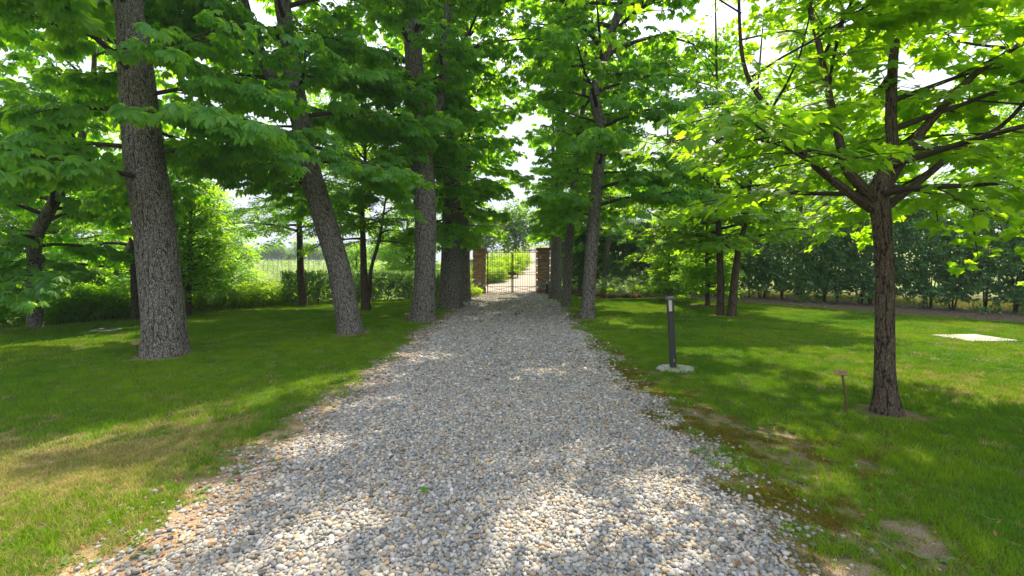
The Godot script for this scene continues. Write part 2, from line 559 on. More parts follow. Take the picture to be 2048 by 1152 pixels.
func spray(kind: String) -> Dictionary:
	# a shoot's end: several leaves, each of its own tone; also the places of its leaves
	var tones: Array = {"chestnut": ["chestnut_leaf_a", "chestnut_leaf_b", "chestnut_leaf_c"], "maple": ["maple_leaf_a", "maple_leaf_b", "maple_leaf_c"], "laurel": ["laurel_leaf_a", "laurel_leaf_b", "laurel_leaf_c"],
		"small": ["maple_leaf_a", "maple_leaf_b", "chestnut_leaf_b"], "bright": ["bright_leaf_a", "bright_leaf_b", "maple_leaf_b"], "pale": ["pale_leaf", "grey_leaf", "maple_leaf_c"], "red": ["red_leaf", "red_leaf", "grey_leaf"], "wood": ["wood_leaf_a", "wood_leaf_b", "chestnut_leaf_c"]}[kind]
	var shapes := [Shape.new(), Shape.new(), Shape.new()]
	var places := []
	var count: int = {"chestnut": 3, "maple": 5, "laurel": 9, "small": 12, "bright": 12, "pale": 12, "red": 8, "wood": 16}[kind]
	for k in count:
		var s: Shape = shapes[k % 3]
		var along := float(k) / count
		var side := 1.0 if k % 2 == 0 else -1.0
		var t: Transform3D
		match kind:
			"chestnut":
				var yaw: float = [0.0, 1.25, -1.2][k] + rng.randf_range(-0.3, 0.3)
				t = Transform3D(Basis(Vector3.UP, yaw) * Basis(Vector3.RIGHT, rng.randf_range(-0.05, 0.45)) * Basis(Vector3.FORWARD, rng.randf_range(-0.3, 0.3)), Vector3(sin(yaw), 0.0, cos(yaw)) * 0.12 + Vector3(0, rng.randf_range(-0.05, 0.05), 0))
				palmate(s, t, 0.19)
			"maple":
				var yaw := side * rng.randf_range(0.3, 1.3)
				t = Transform3D(Basis(Vector3.UP, yaw) * Basis(Vector3.RIGHT, rng.randf_range(-0.1, 0.6)) * Basis(Vector3.FORWARD, rng.randf_range(-0.4, 0.4)), Vector3(sin(yaw) * 0.08, rng.randf_range(-0.05, 0.03), (along - 0.4) * 0.24 + cos(yaw) * 0.06))
				lobed(s, t, rng.randf_range(0.11, 0.145))
			"laurel":
				var yaw := k * 2.4 + rng.randf_range(-0.3, 0.3)
				t = Transform3D(Basis(Vector3.BACK, yaw) * Basis(Vector3.RIGHT, -rng.randf_range(0.7, 1.25)), Vector3(0, 0, along * 0.22))
				blade_leaf(s, t, rng.randf_range(0.085, 0.125), rng.randf_range(0.036, 0.046), 0.55, 0.12, 0.15)
			"wood":
				t = Transform3D(Basis.from_euler(Vector3(rng.randf_range(-0.5, 0.7), rng.randf() * TAU, rng.randf_range(-0.5, 0.5))), Vector3(rng.randf_range(-0.28, 0.28), rng.randf_range(-0.2, 0.2), rng.randf_range(-0.28, 0.28)))
				blade_leaf(s, t, rng.randf_range(0.13, 0.2), rng.randf_range(0.09, 0.13), 0.5, 0.1, 0.2)
			_:
				var yaw := side * rng.randf_range(0.5, 1.2)
				t = Transform3D(Basis(Vector3.UP, yaw) * Basis(Vector3.RIGHT, rng.randf_range(-0.3, 0.5)) * Basis(Vector3.FORWARD, rng.randf_range(-0.5, 0.5)), Vector3(sin(yaw) * 0.02, rng.randf_range(-0.03, 0.03), along * 0.26))
				var len := rng.randf_range(0.055, 0.08)
				blade_leaf(s, t, len, len * rng.randf_range(0.5, 0.62), 0.5, 0.15, 0.15)
		places.append(t)
	var m := ArrayMesh.new()
	for k in 3:
		if shapes[k].v.size() == 0:
			continue
		m.add_surface_from_arrays(Mesh.PRIMITIVE_TRIANGLES, shapes[k].arrays())
		m.surface_set_material(m.get_surface_count() - 1, M[tones[k]])
	return {"mesh": m, "places": places}

func leaves() -> void:
	for kind in ["chestnut", "maple", "laurel", "small", "bright", "pale", "red", "wood"]:
		L[kind] = [spray(kind), spray(kind), spray(kind)]
	for kind in ["chestnut", "maple"]:
		var one := []
		for k in 6:
			var s := Shape.new()
			if kind == "chestnut":
				palmate(s, Transform3D.IDENTITY, 0.19)
			else:
				lobed(s, Transform3D.IDENTITY, 0.13)
			one.append(s.mesh(M["%s_leaf_%s" % [kind, ["a", "b", "c"][k % 3]]]))
		L[kind + "_one"] = one

# ------------------------------------------------------------------ trees
func curve_point(pts: Array, y: float) -> Vector4:
	for k in pts.size() - 1:
		if y <= pts[k + 1].y or k == pts.size() - 2:
			var a: Vector4 = pts[k]
			var b: Vector4 = pts[k + 1]
			return a.lerp(b, clampf((y - a.y) / maxf(b.y - a.y, 0.01), 0.0, 1.0))
	return pts[0]

# subdivides a spine smoothly
func spine_path(pts: Array, step: float) -> Array:
	var out := []
	var n := pts.size()
	for k in n - 1:
		var p0: Vector4 = pts[maxi(k - 1, 0)]
		var p1: Vector4 = pts[k]
		var p2: Vector4 = pts[k + 1]
		var p3: Vector4 = pts[mini(k + 2, n - 1)]
		var parts := maxi(1, int(Vector3(p2.x - p1.x, p2.y - p1.y, p2.z - p1.z).length() / step))
		for j in parts:
			var t := float(j) / parts
			var q := 0.5 * ((2.0 * p1) + (p2 - p0) * t + (2.0 * p0 - 5.0 * p1 + 4.0 * p2 - p3) * t * t + (3.0 * p1 - p0 - 3.0 * p2 + p3) * t * t * t)
			q.w = lerpf(p1.w, p2.w, t)
			out.append(q)
	out.append(pts[n - 1])
	return out

# spines: lists of Vector4(x, y, z, radius) in the tree's own axes
func tree(called: String, at: Vector3, label: String, group: String, d: Dictionary) -> Node3D:
	rng.seed = hash(label)
	var o := base(called, at, label, "tree", group)
	var kind: String = d.kind
	var bark_m: Material = M[d.get("bark", "bark")]
	var detail: float = d.get("detail", 1.0)
	var spines: Array = d.spines
	var first := true
	for sp in spines:
		var near: bool = detail >= 1.0
		var q := spine_path(sp, (0.06 if first else 0.1) if near else 0.35)
		var path := PackedVector3Array()
		var radii := PackedFloat32Array()
		for p in q:
			path.append(Vector3(p.x, p.y, p.z))
			radii.append(p.w)
		if first:
			path.insert(0, path[0] - Vector3(0, 0.25, 0))
			radii.insert(0, radii[0] * 1.06)
		var s := Shape.new()
		s.tube(path, radii, (44 if first else 24) if near else 12, maxf(1.0, roundf(radii[mini(3, radii.size() - 1)] * TAU / 0.62)), d.get("rough", 0.07), d.get("flare", 0.3) if first else 0.0, d.get("lobes", 5), rng.randf() * 6.0, fine, true)
		part(o, "trunk" if first else "limb", s.mesh(bark_m))
		first = false
	# branches and leaf sprays
	var low: float = d.low
	var high: float = d.high
	var n: int = d.branches
	var reach: float = d.reach
	var places := [[], [], []]
	var step: float = d.get("step", 0.125)
	var start_az := rng.randf() * TAU
	for b in n:
		var rel := (b + rng.randf()) / n
		var y := lerpf(low, high, rel)
		var options := []
		for sp in spines:
			if y <= sp[sp.size() - 1].y and y >= sp[0].y:
				options.append(sp)
		if options.is_empty():
			options = [spines[0]]
		var from := curve_point(options[b % options.size()], y)
		var az := start_az + b * 2.39996 + rng.randf_range(-0.4, 0.4)
		var shape: float
		match d.get("form", "round"):
			"column":
				shape = lerpf(1.0, 0.25, rel * rel)
			"spread":
				shape = lerpf(1.05, 0.3, rel * rel)
			_:
				shape = lerpf(0.85, 1.0, rel / 0.35) if rel < 0.35 else lerpf(1.0, 0.28, (rel - 0.35) / 0.65)
		var length := reach * shape * rng.randf_range(0.72, 1.12)
		if d.has("arch"):
			# high branches that arch over the drive
			length *= 1.0 + d.arch * smoothstep(6.5, 8.5, y) * (1.0 - smoothstep(11.0, 15.0, y))
		var heading := Vector3(cos(az), 0, sin(az))
		for lim in d.get("shy", []):
			# shorter on the side where another tree, or the open drive, stands
			var towards: Vector3 = lim[0]
			var k := smoothstep(0.1, 0.9, heading.dot(towards))
			if d.has("arch"):
				k *= 1.0 - smoothstep(6.5, 8.5, y)
			length *= lerpf(1.0, lim[1], k)
		if length < 0.25:
			continue
		var el := deg_to_rad(lerpf(d.get("el_low", 8.0), d.get("el_high", 58.0), rel) + rng.randf_range(-9.0, 9.0))
		var dir := heading * cos(el) + Vector3.UP * sin(el)
		var droop: float = lerpf(d.get("droop", 0.35), 0.05, rel)
		var count := maxi(4, int(length / 0.32))
		var p := Vector3(from.x, from.y, from.z)
		var path := PackedVector3Array([p])
		var r0 := minf(from.w * 0.62, 0.012 + 0.016 * length)
		var radii := PackedFloat32Array([r0])
		for k in count:
			var t := float(k + 1) / count
			dir = (dir + Vector3(rng.randf_range(-0.16, 0.16), rng.randf_range(-0.1, 0.12) - droop * 0.55 * length / count, rng.randf_range(-0.16, 0.16))).normalized()
			p += dir * (length / count)
			path.append(p)
			radii.append(lerpf(r0, 0.004, pow(t, 0.8)))
		var wood := Shape.new()
		var tried := 0
		var kept := 0
		wood.tube(path, radii, 6 if detail >= 1.0 else 4)
		var subs := maxi(3, int(length / d.get("sub_gap", 0.24)))
		for q in subs:
			var ts := 0.16 + 0.84 * (q + rng.randf()) / subs
			var f := minf(ts * count, count - 0.001)
			var k := int(f)
			var sp := path[k].lerp(path[k + 1], f - k)
			var sd := (path[k + 1] - path[k]).normalized()
			var side := 1.0 if q % 2 == 0 else -1.0
			sd = sd.rotated(Vector3.UP, side * rng.randf_range(0.5, 1.15))
			sd.y = sd.y * 0.6 + rng.randf_range(-0.2, 0.22)
			sd = sd.normalized()
			var slen := clampf((0.3 + 0.7 * (1.0 - ts)) * length * 0.55, 0.3, 1.5) * rng.randf_range(0.7, 1.15)
			var sp2 := PackedVector3Array([sp])
			var sr := PackedFloat32Array([lerpf(radii[k] * 0.6, 0.006, 0.5)])
			var seg := 3
			for j in seg:
				sd = (sd + Vector3(rng.randf_range(-0.15, 0.15), rng.randf_range(-0.12, 0.08) - droop * 0.2, rng.randf_range(-0.15, 0.15))).normalized()
				sp += sd * slen / seg
				sp2.append(sp)
				sr.append(lerpf(sr[0], 0.003, float(j + 1) / seg))
			wood.tube(sp2, sr, 4 if detail >= 1.0 else 3)
			var m := maxi(2, int(slen / step))
			for j in m + 1:
				var tl := 0.15 + 0.85 * (j + rng.randf_range(0.0, 0.9)) / (m + 0.9)
				var g := minf(tl * seg, seg - 0.001)
				var at_l := sp2[int(g)].lerp(sp2[int(g) + 1], g - int(g)) + Vector3(rng.randf_range(-0.13, 0.13), rng.randf_range(-0.1, 0.06), rng.randf_range(-0.13, 0.13))
				tried += 1
				if not d.has("keep") and sunlit_gap(at + at_l) and rng.randf() < 0.97:
					continue
				var thin: Array = d.get("thin", [7.5, 0.45])
				if rng.randf() < thin[1] * smoothstep(thin[0] - 0.7, thin[0] + 0.7, at_l.y):
					continue
				kept += 1
				var yaw := atan2(sd.x, sd.z) + rng.randf_range(-1.1, 1.1)
				var turn := Basis(Vector3.UP, yaw) * Basis(Vector3.RIGHT, rng.randf_range(-0.12, 0.5)) * Basis(Vector3.FORWARD, rng.randf_range(-0.35, 0.35))
				places[rng.randi() % 3].append(Transform3D(turn.scaled(Vector3.ONE * rng.randf_range(0.72, 1.18) * d.get("leaf", 1.0)), at_l))
		if kept > tried * 0.45:
			part(o, "branch", wood.mesh(M.twig))
	# the leaves that show largest are parts of their own
	var singles: int = d.get("singles", 0)
	if singles:
		var all := []
		for v in 3:
			for k in places[v].size():
				var w: Vector3 = at + places[v][k].origin - EYE
				if w.z < -0.4 and absf(w.x / w.z) < 1.15 and w.y / -w.z < 0.6:
					all.append([w.length(), v, k])
		all.sort_custom(func(a, b): return a[0] < b[0])
		var taken := [{}, {}, {}]
		var made := 0
		for a in all:
			if made >= singles:
				break
			taken[a[1]][a[2]] = true
			for t in L[kind][a[1]].places:
				var place: Transform3D = places[a[1]][a[2]] * t
				part(o, "leaf", L[kind + "_one"][made % 6], place)
				made += 1
		for v in 3:
			var rest := []
			for k in places[v].size():
				if not taken[v].has(k):
					rest.append(places[v][k])
			places[v] = rest
	var crown := Node3D.new()
	crown.name = "crown"
	o.add_child(crown)
	for v in 3:
		if places[v].size() > 0:
			scatter(crown, "foliage", L[kind][v].mesh, places[v])
	if d.has("blossom"):
		var bl := []
		for k in int(d.blossom):
			var v := rng.randi() % 3
			if places[v].size() == 0:
				continue
			var t: Transform3D = places[v][rng.randi() % places[v].size()]
			bl.append(Transform3D(Basis(Vector3.UP, rng.randf() * TAU).scaled(Vector3.ONE * rng.randf_range(0.8, 1.2)), t.origin + Vector3(0, 0.05, 0)))
		scatter(crown, "blossom", candle(), bl)
	return o

func candle() -> ArrayMesh:
	if L.has("candle"):
		return L.candle
	var s := Shape.new()
	for k in 46:
		var t := k / 46.0
		var r := 0.05 * (1.0 - t) + 0.008
		var a := k * 2.4
		var c := Vector3(cos(a) * r, t * 0.22, sin(a) * r)
		blade_leaf(s, Transform3D(Basis(Vector3.UP, PI / 2 - a) * Basis(Vector3.RIGHT, rng.randf_range(-0.8, 0.2)), c), 0.028, 0.022, 0.6)
	L.candle = s.mesh(M.petal)
	return L.candle

func local(list: Array, at: Vector3, top: Array = []) -> Array:
	# [x, y, radius] in the world, upright at the tree's own depth, then points above given as [x, y, z offset, radius]
	var out := []
	for p in list:
		out.append(Vector4(p[0] - at.x, p[1] - at.y, 0.0, p[2]))
	for p in top:
		out.append(Vector4(p[0] - at.x, p[1] - at.y, p[2], p[3]))
	return out

# ------------------------------------------------------------------ shrubs and hedges
func shrub(called: String, at: Vector3, label: String, category: String, group: String, kind: String, size: Vector3, count: int, stems := 5, leaf := 1.0) -> Node3D:
	rng.seed = hash(label + str(at))
	var o := base(called, at, label, category, group)
	var places := [[], [], []]
	for k in count:
		var u := Vector3(rng.randfn(), rng.randfn(), rng.randfn()).normalized()
		var r := pow(rng.randf(), 0.42)
		var lump := 1.0 + 0.35 * wave.get_noise_3d(u.x * 90.0 + at.x * 31.0, u.y * 90.0, u.z * 90.0 + at.z * 17.0)
		var p := Vector3(u.x * size.x, u.y * size.y, u.z * size.z) * r * lump + Vector3(0, size.y * 0.95, 0)
		if p.y < 0.04:
			p.y = rng.randf_range(0.04, 0.3)
		var turn := Basis(Vector3.UP, atan2(u.x, u.z) + rng.randf_range(-0.8, 0.8)) * Basis(Vector3.RIGHT, rng.randf_range(-0.7, 0.4)) * Basis(Vector3.FORWARD, rng.randf_range(-0.5, 0.5))
		places[rng.randi() % 3].append(Transform3D(turn.scaled(Vector3.ONE * leaf * rng.randf_range(0.75, 1.2)), p))
	for k in stems:
		var a := TAU * k / stems + rng.randf()
		var s := Shape.new()
		var root := Vector3(cos(a) * size.x * 0.15, -0.1, sin(a) * size.z * 0.15)
		var tip := Vector3(cos(a) * size.x * 0.6, size.y * rng.randf_range(1.1, 1.6), sin(a) * size.z * 0.6)
		s.tube(PackedVector3Array([root, root.lerp(tip, 0.4) + Vector3(0, 0.12, 0), tip]), PackedFloat32Array([0.014, 0.010, 0.004]), 5)
		part(o, "stem", s.mesh(M.twig))
	for v in 3:
		if places[v].size():
			scatter(o, "foliage", L[kind][v].mesh, places[v])
	return o

func hedge(called: String, label: String, line: Array, height: float, thick: float, kind: String, per_metre: int, bare: float, stem_gap: float, leaf := 1.0, loose := 0.2) -> Node3D:
	rng.seed = hash(label)
	var start: Vector2 = line[0]
	var at := Vector3(start.x, 0, start.y)
	var o := base(called, at, label, "hedge")
	var places := [[], [], []]
	for k in line.size() - 1:
		var a: Vector2 = line[k]
		var b: Vector2 = line[k + 1]
		var long := a.distance_to(b)
		var dir := (b - a) / long
		var side := Vector2(-dir.y, dir.x)
		var n := int(long * per_metre)
		for j in n:
			var t := rng.randf() * long
			var h := pow(rng.randf(), 0.85)
			if rng.randf() < 0.12:
				h = rng.randf_range(0.95, 1.02)
			var w := rng.randf_range(-1.0, 1.0)
			w = signf(w) * pow(absf(w), 0.55)
			var q := a + dir * t
			var lump := 1.0 + loose * wave.get_noise_3d(q.x * 55.0, h * 80.0, q.y * 55.0)
			var top := height * (1.0 + loose * 0.8 * wave.get_noise_2d(q.x * 45.0, q.y * 45.0))
			if h * height < bare and rng.randf() < 0.8:
				continue
			# the lower part is thin, the leaves sit on the outside
			var round_ := sqrt(maxf(0.0, 1.0 - pow(h, 7.0)))
			var off := w * thick * 0.5 * lump * maxf(round_, 0.85 if loose < 0.2 else 0.25)
			q += side * off
			var out := side * signf(w)
			var turn := Basis(Vector3.UP, atan2(out.x, out.y) + rng.randf_range(-1.0, 1.0)) * Basis(Vector3.RIGHT, -rng.randf_range(-0.2, 1.0))
			places[rng.randi() % 3].append(Transform3D(turn.scaled(Vector3.ONE * leaf * rng.randf_range(0.8, 1.2)), Vector3(q.x - at.x, h * top, q.y - at.z)))
		var stems := int(long / stem_gap)
		for j in stems:
			var q := a + dir * (j + rng.randf()) * stem_gap + side * rng.randf_range(-0.12, 0.12)
			var s := Shape.new()
			for f in 3:
				var lean := Vector3(rng.randf_range(-0.35, 0.35), 0, rng.randf_range(-0.3, 0.3)) * height * 0.4
				var root := Vector3(q.x - at.x, -0.1, q.y - at.z)
				s.tube(PackedVector3Array([root, root + Vector3(0, height * 0.25, 0) + lean * 0.3, root + Vector3(0, height * 0.85, 0) + lean]), PackedFloat32Array([0.03, 0.02, 0.006]), 5)
			part(o, "stem", s.mesh(M.twig))
	for v in 3:
		scatter(o, "foliage", L[kind][v].mesh, places[v])
	return o

# ------------------------------------------------------------------ the ground
func sheet(xs: PackedFloat32Array, zs: PackedFloat32Array, height: Callable, uv_scale: Vector2, uv_off: Vector2, m: Material) -> ArrayMesh:
	var s := Shape.new()
	var w := xs.size()
	var h := zs.size()
	for j in h:
		for i in w:
			s.v.append(Vector3(xs[i], height.call(xs[i], zs[j]), zs[j]))
			s.uv.append(Vector2((xs[i] - uv_off.x) * uv_scale.x, (zs[j] - uv_off.y) * uv_scale.y))
			s.uv2.append(Vector2(xs[i], zs[j]) / 0.7)
	s.n.resize(w * h)
	for j in h:
		for i in w:
			var dx := s.v[j * w + mini(i + 1, w - 1)] - s.v[j * w + maxi(i - 1, 0)]
			var dz := s.v[mini(j + 1, h - 1) * w + i] - s.v[maxi(j - 1, 0) * w + i]
			var nn := dz.cross(dx).normalized()
			s.n[j * w + i] = nn if nn.y > 0.0 else -nn
	for j in h - 1:
		for i in w - 1:
			var a := j * w + i
			var b := a + w
			# z grows with j; clockwise seen from above
			s.ix.append(a); s.ix.append(a + 1); s.ix.append(b)
			s.ix.append(a + 1); s.ix.append(b + 1); s.ix.append(b)
	return s.mesh(m)

func steps(a: float, b: float, d: float) -> PackedFloat32Array:
	var out := PackedFloat32Array()
	var n := int(ceil((b - a) / d))
	for k in n + 1:
		out.append(lerpf(a, b, float(k) / n))
	return out

func terrain_lines(lo: float, hi: float) -> PackedFloat32Array:
	var out := PackedFloat32Array()
	var x := lo
	while x < hi:
		out.append(x)
		x += clampf(absf(x) * 0.05, 1.0, 14.0)
	out.append(hi)
	return out

func terrain_y(x: float, z: float) -> float:
	var y := ground_y(x, z)
	if z > -26.6 and x < 23.0 and z < 9.0:
		y -= 0.2 * smoothstep(0.2, -0.8, seg_side(x, z)) * smoothstep(-26.4, -25.6, z) * smoothstep(9.0, 8.0, z) * smoothstep(23.0, 22.0, x)
	return y

func lawn_y(x: float, z: float) -> float:
	var s := seg_side(x, z)
	return ground_y(x, z) + 0.012 * wave.get_noise_2d(x * 25.0, z * 25.0) - 0.3 * smoothstep(0.5, 1.6, s) - 0.3 * smoothstep(21.5, 22.4, x) - 0.25 * smoothstep(-25.9, -26.6, z)

func bank_y(x: float, z: float) -> float:
	# the low raised strip of soil that the hedge grows on
	var h := near_line(x, z, HEDGE_RIGHT)
	return ground_y(x, z) - 0.12 + 0.27 * smoothstep(1.55, 0.9, h + 0.1 * wave.get_noise_2d(x * 60.0, z * 60.0)) + 0.03 * wave.get_noise_2d(x * 90.0, z * 90.0)

func drive_y(x: float, z: float) -> float:
	var l := drive_left(z) + 0.12 + 0.2 * wave.get_noise_2d(x * 50.0, z * 50.0)
	var r := drive_right(z) - 0.02
	var t := minf(x - l, r - x)
	var y := ground_y(x, z) + 0.03 * smoothstep(0.0, 0.6, t) - 0.06 * (1.0 - smoothstep(-0.4, 0.1, t)) + 0.006 * wave.get_noise_2d(x * 60.0, z * 35.0)
	# two shallow wheel tracks
	return y - 0.012 * exp(-pow((x + 0.95) / 0.3, 2.0)) - 0.012 * exp(-pow((x - 0.65) / 0.3, 2.0))

func lawn_texture() -> ImageTexture:
	var n := 1024
	var im := Image.create(n, n, false, Image.FORMAT_RGB8)
	for j in n:
		var z := -27.0 + 36.0 * (j + 0.5) / n
		for i in n:
			var x := -14.0 + 37.0 * (i + 0.5) / n
			var g := grass_here(x, z)
			var s := wave.get_noise_2d(x * 230.0, z * 230.0)
			var c := Color(0.085, 0.095, 0.03)
			if g > 0.03:
				c = c.lerp(Color(0.24, 0.19, 0.085), dry_here(x, z) * 0.8)
			if g < 0.97:
				var p := wave.get_noise_2d(x * 60.0, z * 60.0 + 500.0)
				var soil := Color(0.19, 0.15, 0.105) if x > 0.0 else Color(0.30, 0.22, 0.145)
				if x > 0.0 and z > -12.0:
					soil = soil.lerp(Color(0.15, 0.125, 0.02), 0.85 * smoothstep(0.0, 0.4, p + 0.9 * s))
				c = soil.lerp(c, g)
			c = c * (1.0 + 0.45 * s)
			im.set_pixel(i, j, Color(clampf(c.r, 0, 1), clampf(c.g, 0, 1), clampf(c.b, 0, 1)).linear_to_srgb())
	return ImageTexture.create_from_image(im)

func gravel_material() -> StandardMaterial3D:
	var n := 1024
	var cell := noise(0.035, FastNoiseLite.TYPE_CELLULAR, 1, 3)
	cell.cellular_return_type = FastNoiseLite.RETURN_CELL_VALUE
	var a := cell.get_seamless_image(n, n)
	cell.cellular_return_type = FastNoiseLite.RETURN_DISTANCE2_SUB
	var b := cell.get_seamless_image(n, n)
	var tones := ramp([[0.0, 0.14, 0.135, 0.125], [0.2, 0.24, 0.24, 0.235], [0.45, 0.33, 0.31, 0.28], [0.65, 0.40, 0.34, 0.26], [0.8, 0.44, 0.43, 0.41], [1.0, 0.56, 0.53, 0.48]])
	var color := Image.create(n, n, false, Image.FORMAT_RGB8)
	for y in n:
		for x in n:
			var gap := smoothstep(0.02, 0.2, b.get_pixel(x, y).r)
			var c := tones.sample(a.get_pixel(x, y).r)
			color.set_pixel(x, y, c.lerp(lin(0.13, 0.105, 0.08), 1.0 - gap))
	var m := flat("gravel", Color.WHITE, 0.85, 0.35)
	m.albedo_texture = ImageTexture.create_from_image(color)
	m.heightmap_enabled = true
	m.heightmap_texture = ImageTexture.create_from_image(b)
	m.heightmap_scale = 1.4
	m.uv1_triplanar = true
	m.uv1_world_triplanar = true
	m.uv1_scale = Vector3.ONE / 1.15
	return m

func stone_meshes() -> Array:
	var out := []
	var phi := (1.0 + sqrt(5.0)) / 2.0
	var ico := [Vector3(-1, phi, 0), Vector3(1, phi, 0), Vector3(-1, -phi, 0), Vector3(1, -phi, 0), Vector3(0, -1, phi), Vector3(0, 1, phi), Vector3(0, -1, -phi), Vector3(0, 1, -phi), Vector3(phi, 0, -1), Vector3(phi, 0, 1), Vector3(-phi, 0, -1), Vector3(-phi, 0, 1)]
	var tris := [[0, 11, 5], [0, 5, 1], [0, 1, 7], [0, 7, 10], [0, 10, 11], [1, 5, 9], [5, 11, 4], [11, 10, 2], [10, 7, 6], [7, 1, 8], [3, 9, 4], [3, 4, 2], [3, 2, 6], [3, 6, 8], [3, 8, 9], [4, 9, 5], [2, 4, 11], [6, 2, 10], [8, 6, 7], [9, 8, 1]]
	for k in 8:
		var s := Shape.new()
		var seen := {}
		var shift := Vector3(k * 7.3, k * 3.1, k * 5.7)
		var cuts := []
		for c in 3:
			cuts.append(Vector3(rng.randfn(), rng.randfn() * 0.6, rng.randfn()).normalized())
		var point := func(p: Vector3) -> int:
			var q := p.normalized()
			var key := "%.3f %.3f %.3f" % [q.x, q.y, q.z]
			if not seen.has(key):
				var r := q * (1.0 + 0.35 * fine.get_noise_3dv(q * 55.0 + shift * 10.0))
				for c in cuts:
					var over: float = r.dot(c) - 0.78
					if over > 0.0:
						r -= c * over * 0.8
				seen[key] = s.v.size()
				s.v.append(Vector3(r.x, r.y * 0.6, r.z * 0.8))
			return seen[key]
		for t in tris:
			var a: Vector3 = ico[t[0]].normalized()
			var b: Vector3 = ico[t[1]].normalized()
			var c: Vector3 = ico[t[2]].normalized()
			var ab := (a + b) / 2.0
			var bc := (b + c) / 2.0
			var ca := (c + a) / 2.0
			for f in [[a, ab, ca], [ab, b, bc], [ca, bc, c], [ab, bc, ca]]:
				s.ix.append(point.call(f[0])); s.ix.append(point.call(f[2])); s.ix.append(point.call(f[1]))
		s.n.resize(s.v.size())
		s.n.fill(Vector3.ZERO)
		for f in range(0, s.ix.size(), 3):
			var nn := (s.v[s.ix[f + 2]] - s.v[s.ix[f]]).cross(s.v[s.ix[f + 1]] - s.v[s.ix[f]])
			for q in 3:
				s.n[s.ix[f + q]] += nn
		for q in s.n.size():
			s.n[q] = s.n[q].normalized()
			if s.n[q].dot(s.v[q]) < 0.0:
				s.n[q] = -s.n[q]
		out.append(s.mesh(M.pebble))
	return out

func stone_color() -> Color:
	var t := rng.randf()
	var c: Color
	if t < 0.30: c = Color(0.29, 0.285, 0.27)
	elif t < 0.48: c = Color(0.42, 0.41, 0.385)
	elif t < 0.62: c = Color(0.27, 0.285, 0.30)
	elif t < 0.78: c = Color(0.44, 0.37, 0.27)
	elif t < 0.87: c = Color(0.34, 0.255, 0.17)
	elif t < 0.95: c = Color(0.56, 0.53, 0.48)
	else: c = Color(0.13, 0.125, 0.12)
	var k := rng.randf_range(0.62, 1.02)
	return Color(c.r * k, c.g * k, c.b * k)

func drive() -> void:
	rng.seed = 77
	var o := Node3D.new()
	o.name = "gravel_drive"
	add_child(o)
	o.set_meta("kind", "structure")
	part(o, "roadbed", sheet(steps(-3.0, 2.7, 0.075), steps(-26.3, 7.0, 0.15), drive_y, Vector2.ONE, Vector2.ZERO, M.gravel))
	var kinds := stone_meshes()
	var places := []
	var tints := []
	for k in kinds.size():
		places.append([])
		tints.append(PackedColorArray())
	var single := 0
	for band in [[-1.6, -6.2, 0.0215, 0.0135], [-6.2, -12.0, 0.034, 0.0185], [-12.0, -25.6, 0.075, 0.026]]:
		var gap: float = band[2]
		var z: float = band[0]
		while z > band[1]:
			var l := drive_left(z) - 0.75
			var r := drive_right(z) + 0.8
			# only what the lens could see from near the photograph's place
			l = maxf(l, z * 1.45 - 0.8)
			r = minf(r, -z * 1.45 + 0.8)
			var x := l
			while x < r:
				x += gap
				var px := x + rng.randf_range(-0.5, 0.5) * gap
				var pz := z + rng.randf_range(-0.5, 0.5) * gap
				var inside := minf(px - drive_left(pz), drive_right(pz) - px)
				if px < 0.0 and inside < 0.42 and rng.randf() < 0.5 * smoothstep(0.42, 0.1, inside):
					continue
				if inside < 0.12:
					var keep := smoothstep(-0.75, 0.2, inside + 0.3 * wave.get_noise_2d(px * 80.0, pz * 80.0))
					if rng.randf() > keep * keep * keep:
						continue
				var size: float = band[3] * exp(rng.randfn() * 0.28)
				if rng.randf() < 0.04:
					size *= 1.4
				size = minf(size, band[3] * 1.75)
				var turn := Basis(Vector3.UP, rng.randf() * TAU) * Basis(Vector3.RIGHT, rng.randfn() * 0.35) * Basis(Vector3.FORWARD, rng.randfn() * 0.35)
				var ground := maxf(drive_y(px, pz), lawn_y(px, pz))
				var t := Transform3D(turn.scaled(Vector3(size, size * rng.randf_range(0.75, 1.15), size)), Vector3(px, ground + size * rng.randf_range(0.05, 0.5), pz))
				var k := rng.randi() % kinds.size()
				var c := stone_color()
				if single < 300 and pz < -2.32 and pz > -2.75 and size > 0.0165 and absf(px / pz) < 1.0:
					var key := "stone_%d" % (single % 12)
					if not M.has(key):
						var sm: StandardMaterial3D = M.pebble.duplicate()
						sm.vertex_color_use_as_albedo = false
						sm.albedo_color = c.linear_to_srgb()
						M[key] = sm
					var mi := part(o, "pebble", kinds[k], t)
					mi.material_override = M[key]
					single += 1
					continue
				places[k].append(t)
				tints[k].append(c)
			z -= gap
	for k in kinds.size():
		scatter(o, "gravel", kinds[k], places[k], tints[k])

func tuft(blades: int, radius: float, tall: float, wide: float) -> ArrayMesh:
	var s := Shape.new()
	for b in blades:
		var a := rng.randf() * TAU
		var r := radius * sqrt(rng.randf())
		var root := Vector3(cos(a) * r, -0.01, sin(a) * r)
		var h := tall * rng.randf_range(0.55, 1.15)
		var la := rng.randf() * TAU
		var lean := Vector3(cos(la), 0, sin(la)) * h * rng.randf_range(0.15, 0.75)
		var fa := rng.randf() * PI
		var f := Vector3(cos(fa), 0, sin(fa)) * wide * 0.5
		var mid := root + Vector3(0, h * 0.58, 0) + lean * 0.35
		var tip := root + Vector3(0, h * 0.95, 0) + lean
		s.quad(root - f, mid - f * 0.85, mid + f * 0.85, root + f)
		s.tri(mid - f * 0.85, tip, mid + f * 0.85)
	return s.mesh(M.grass_blade)

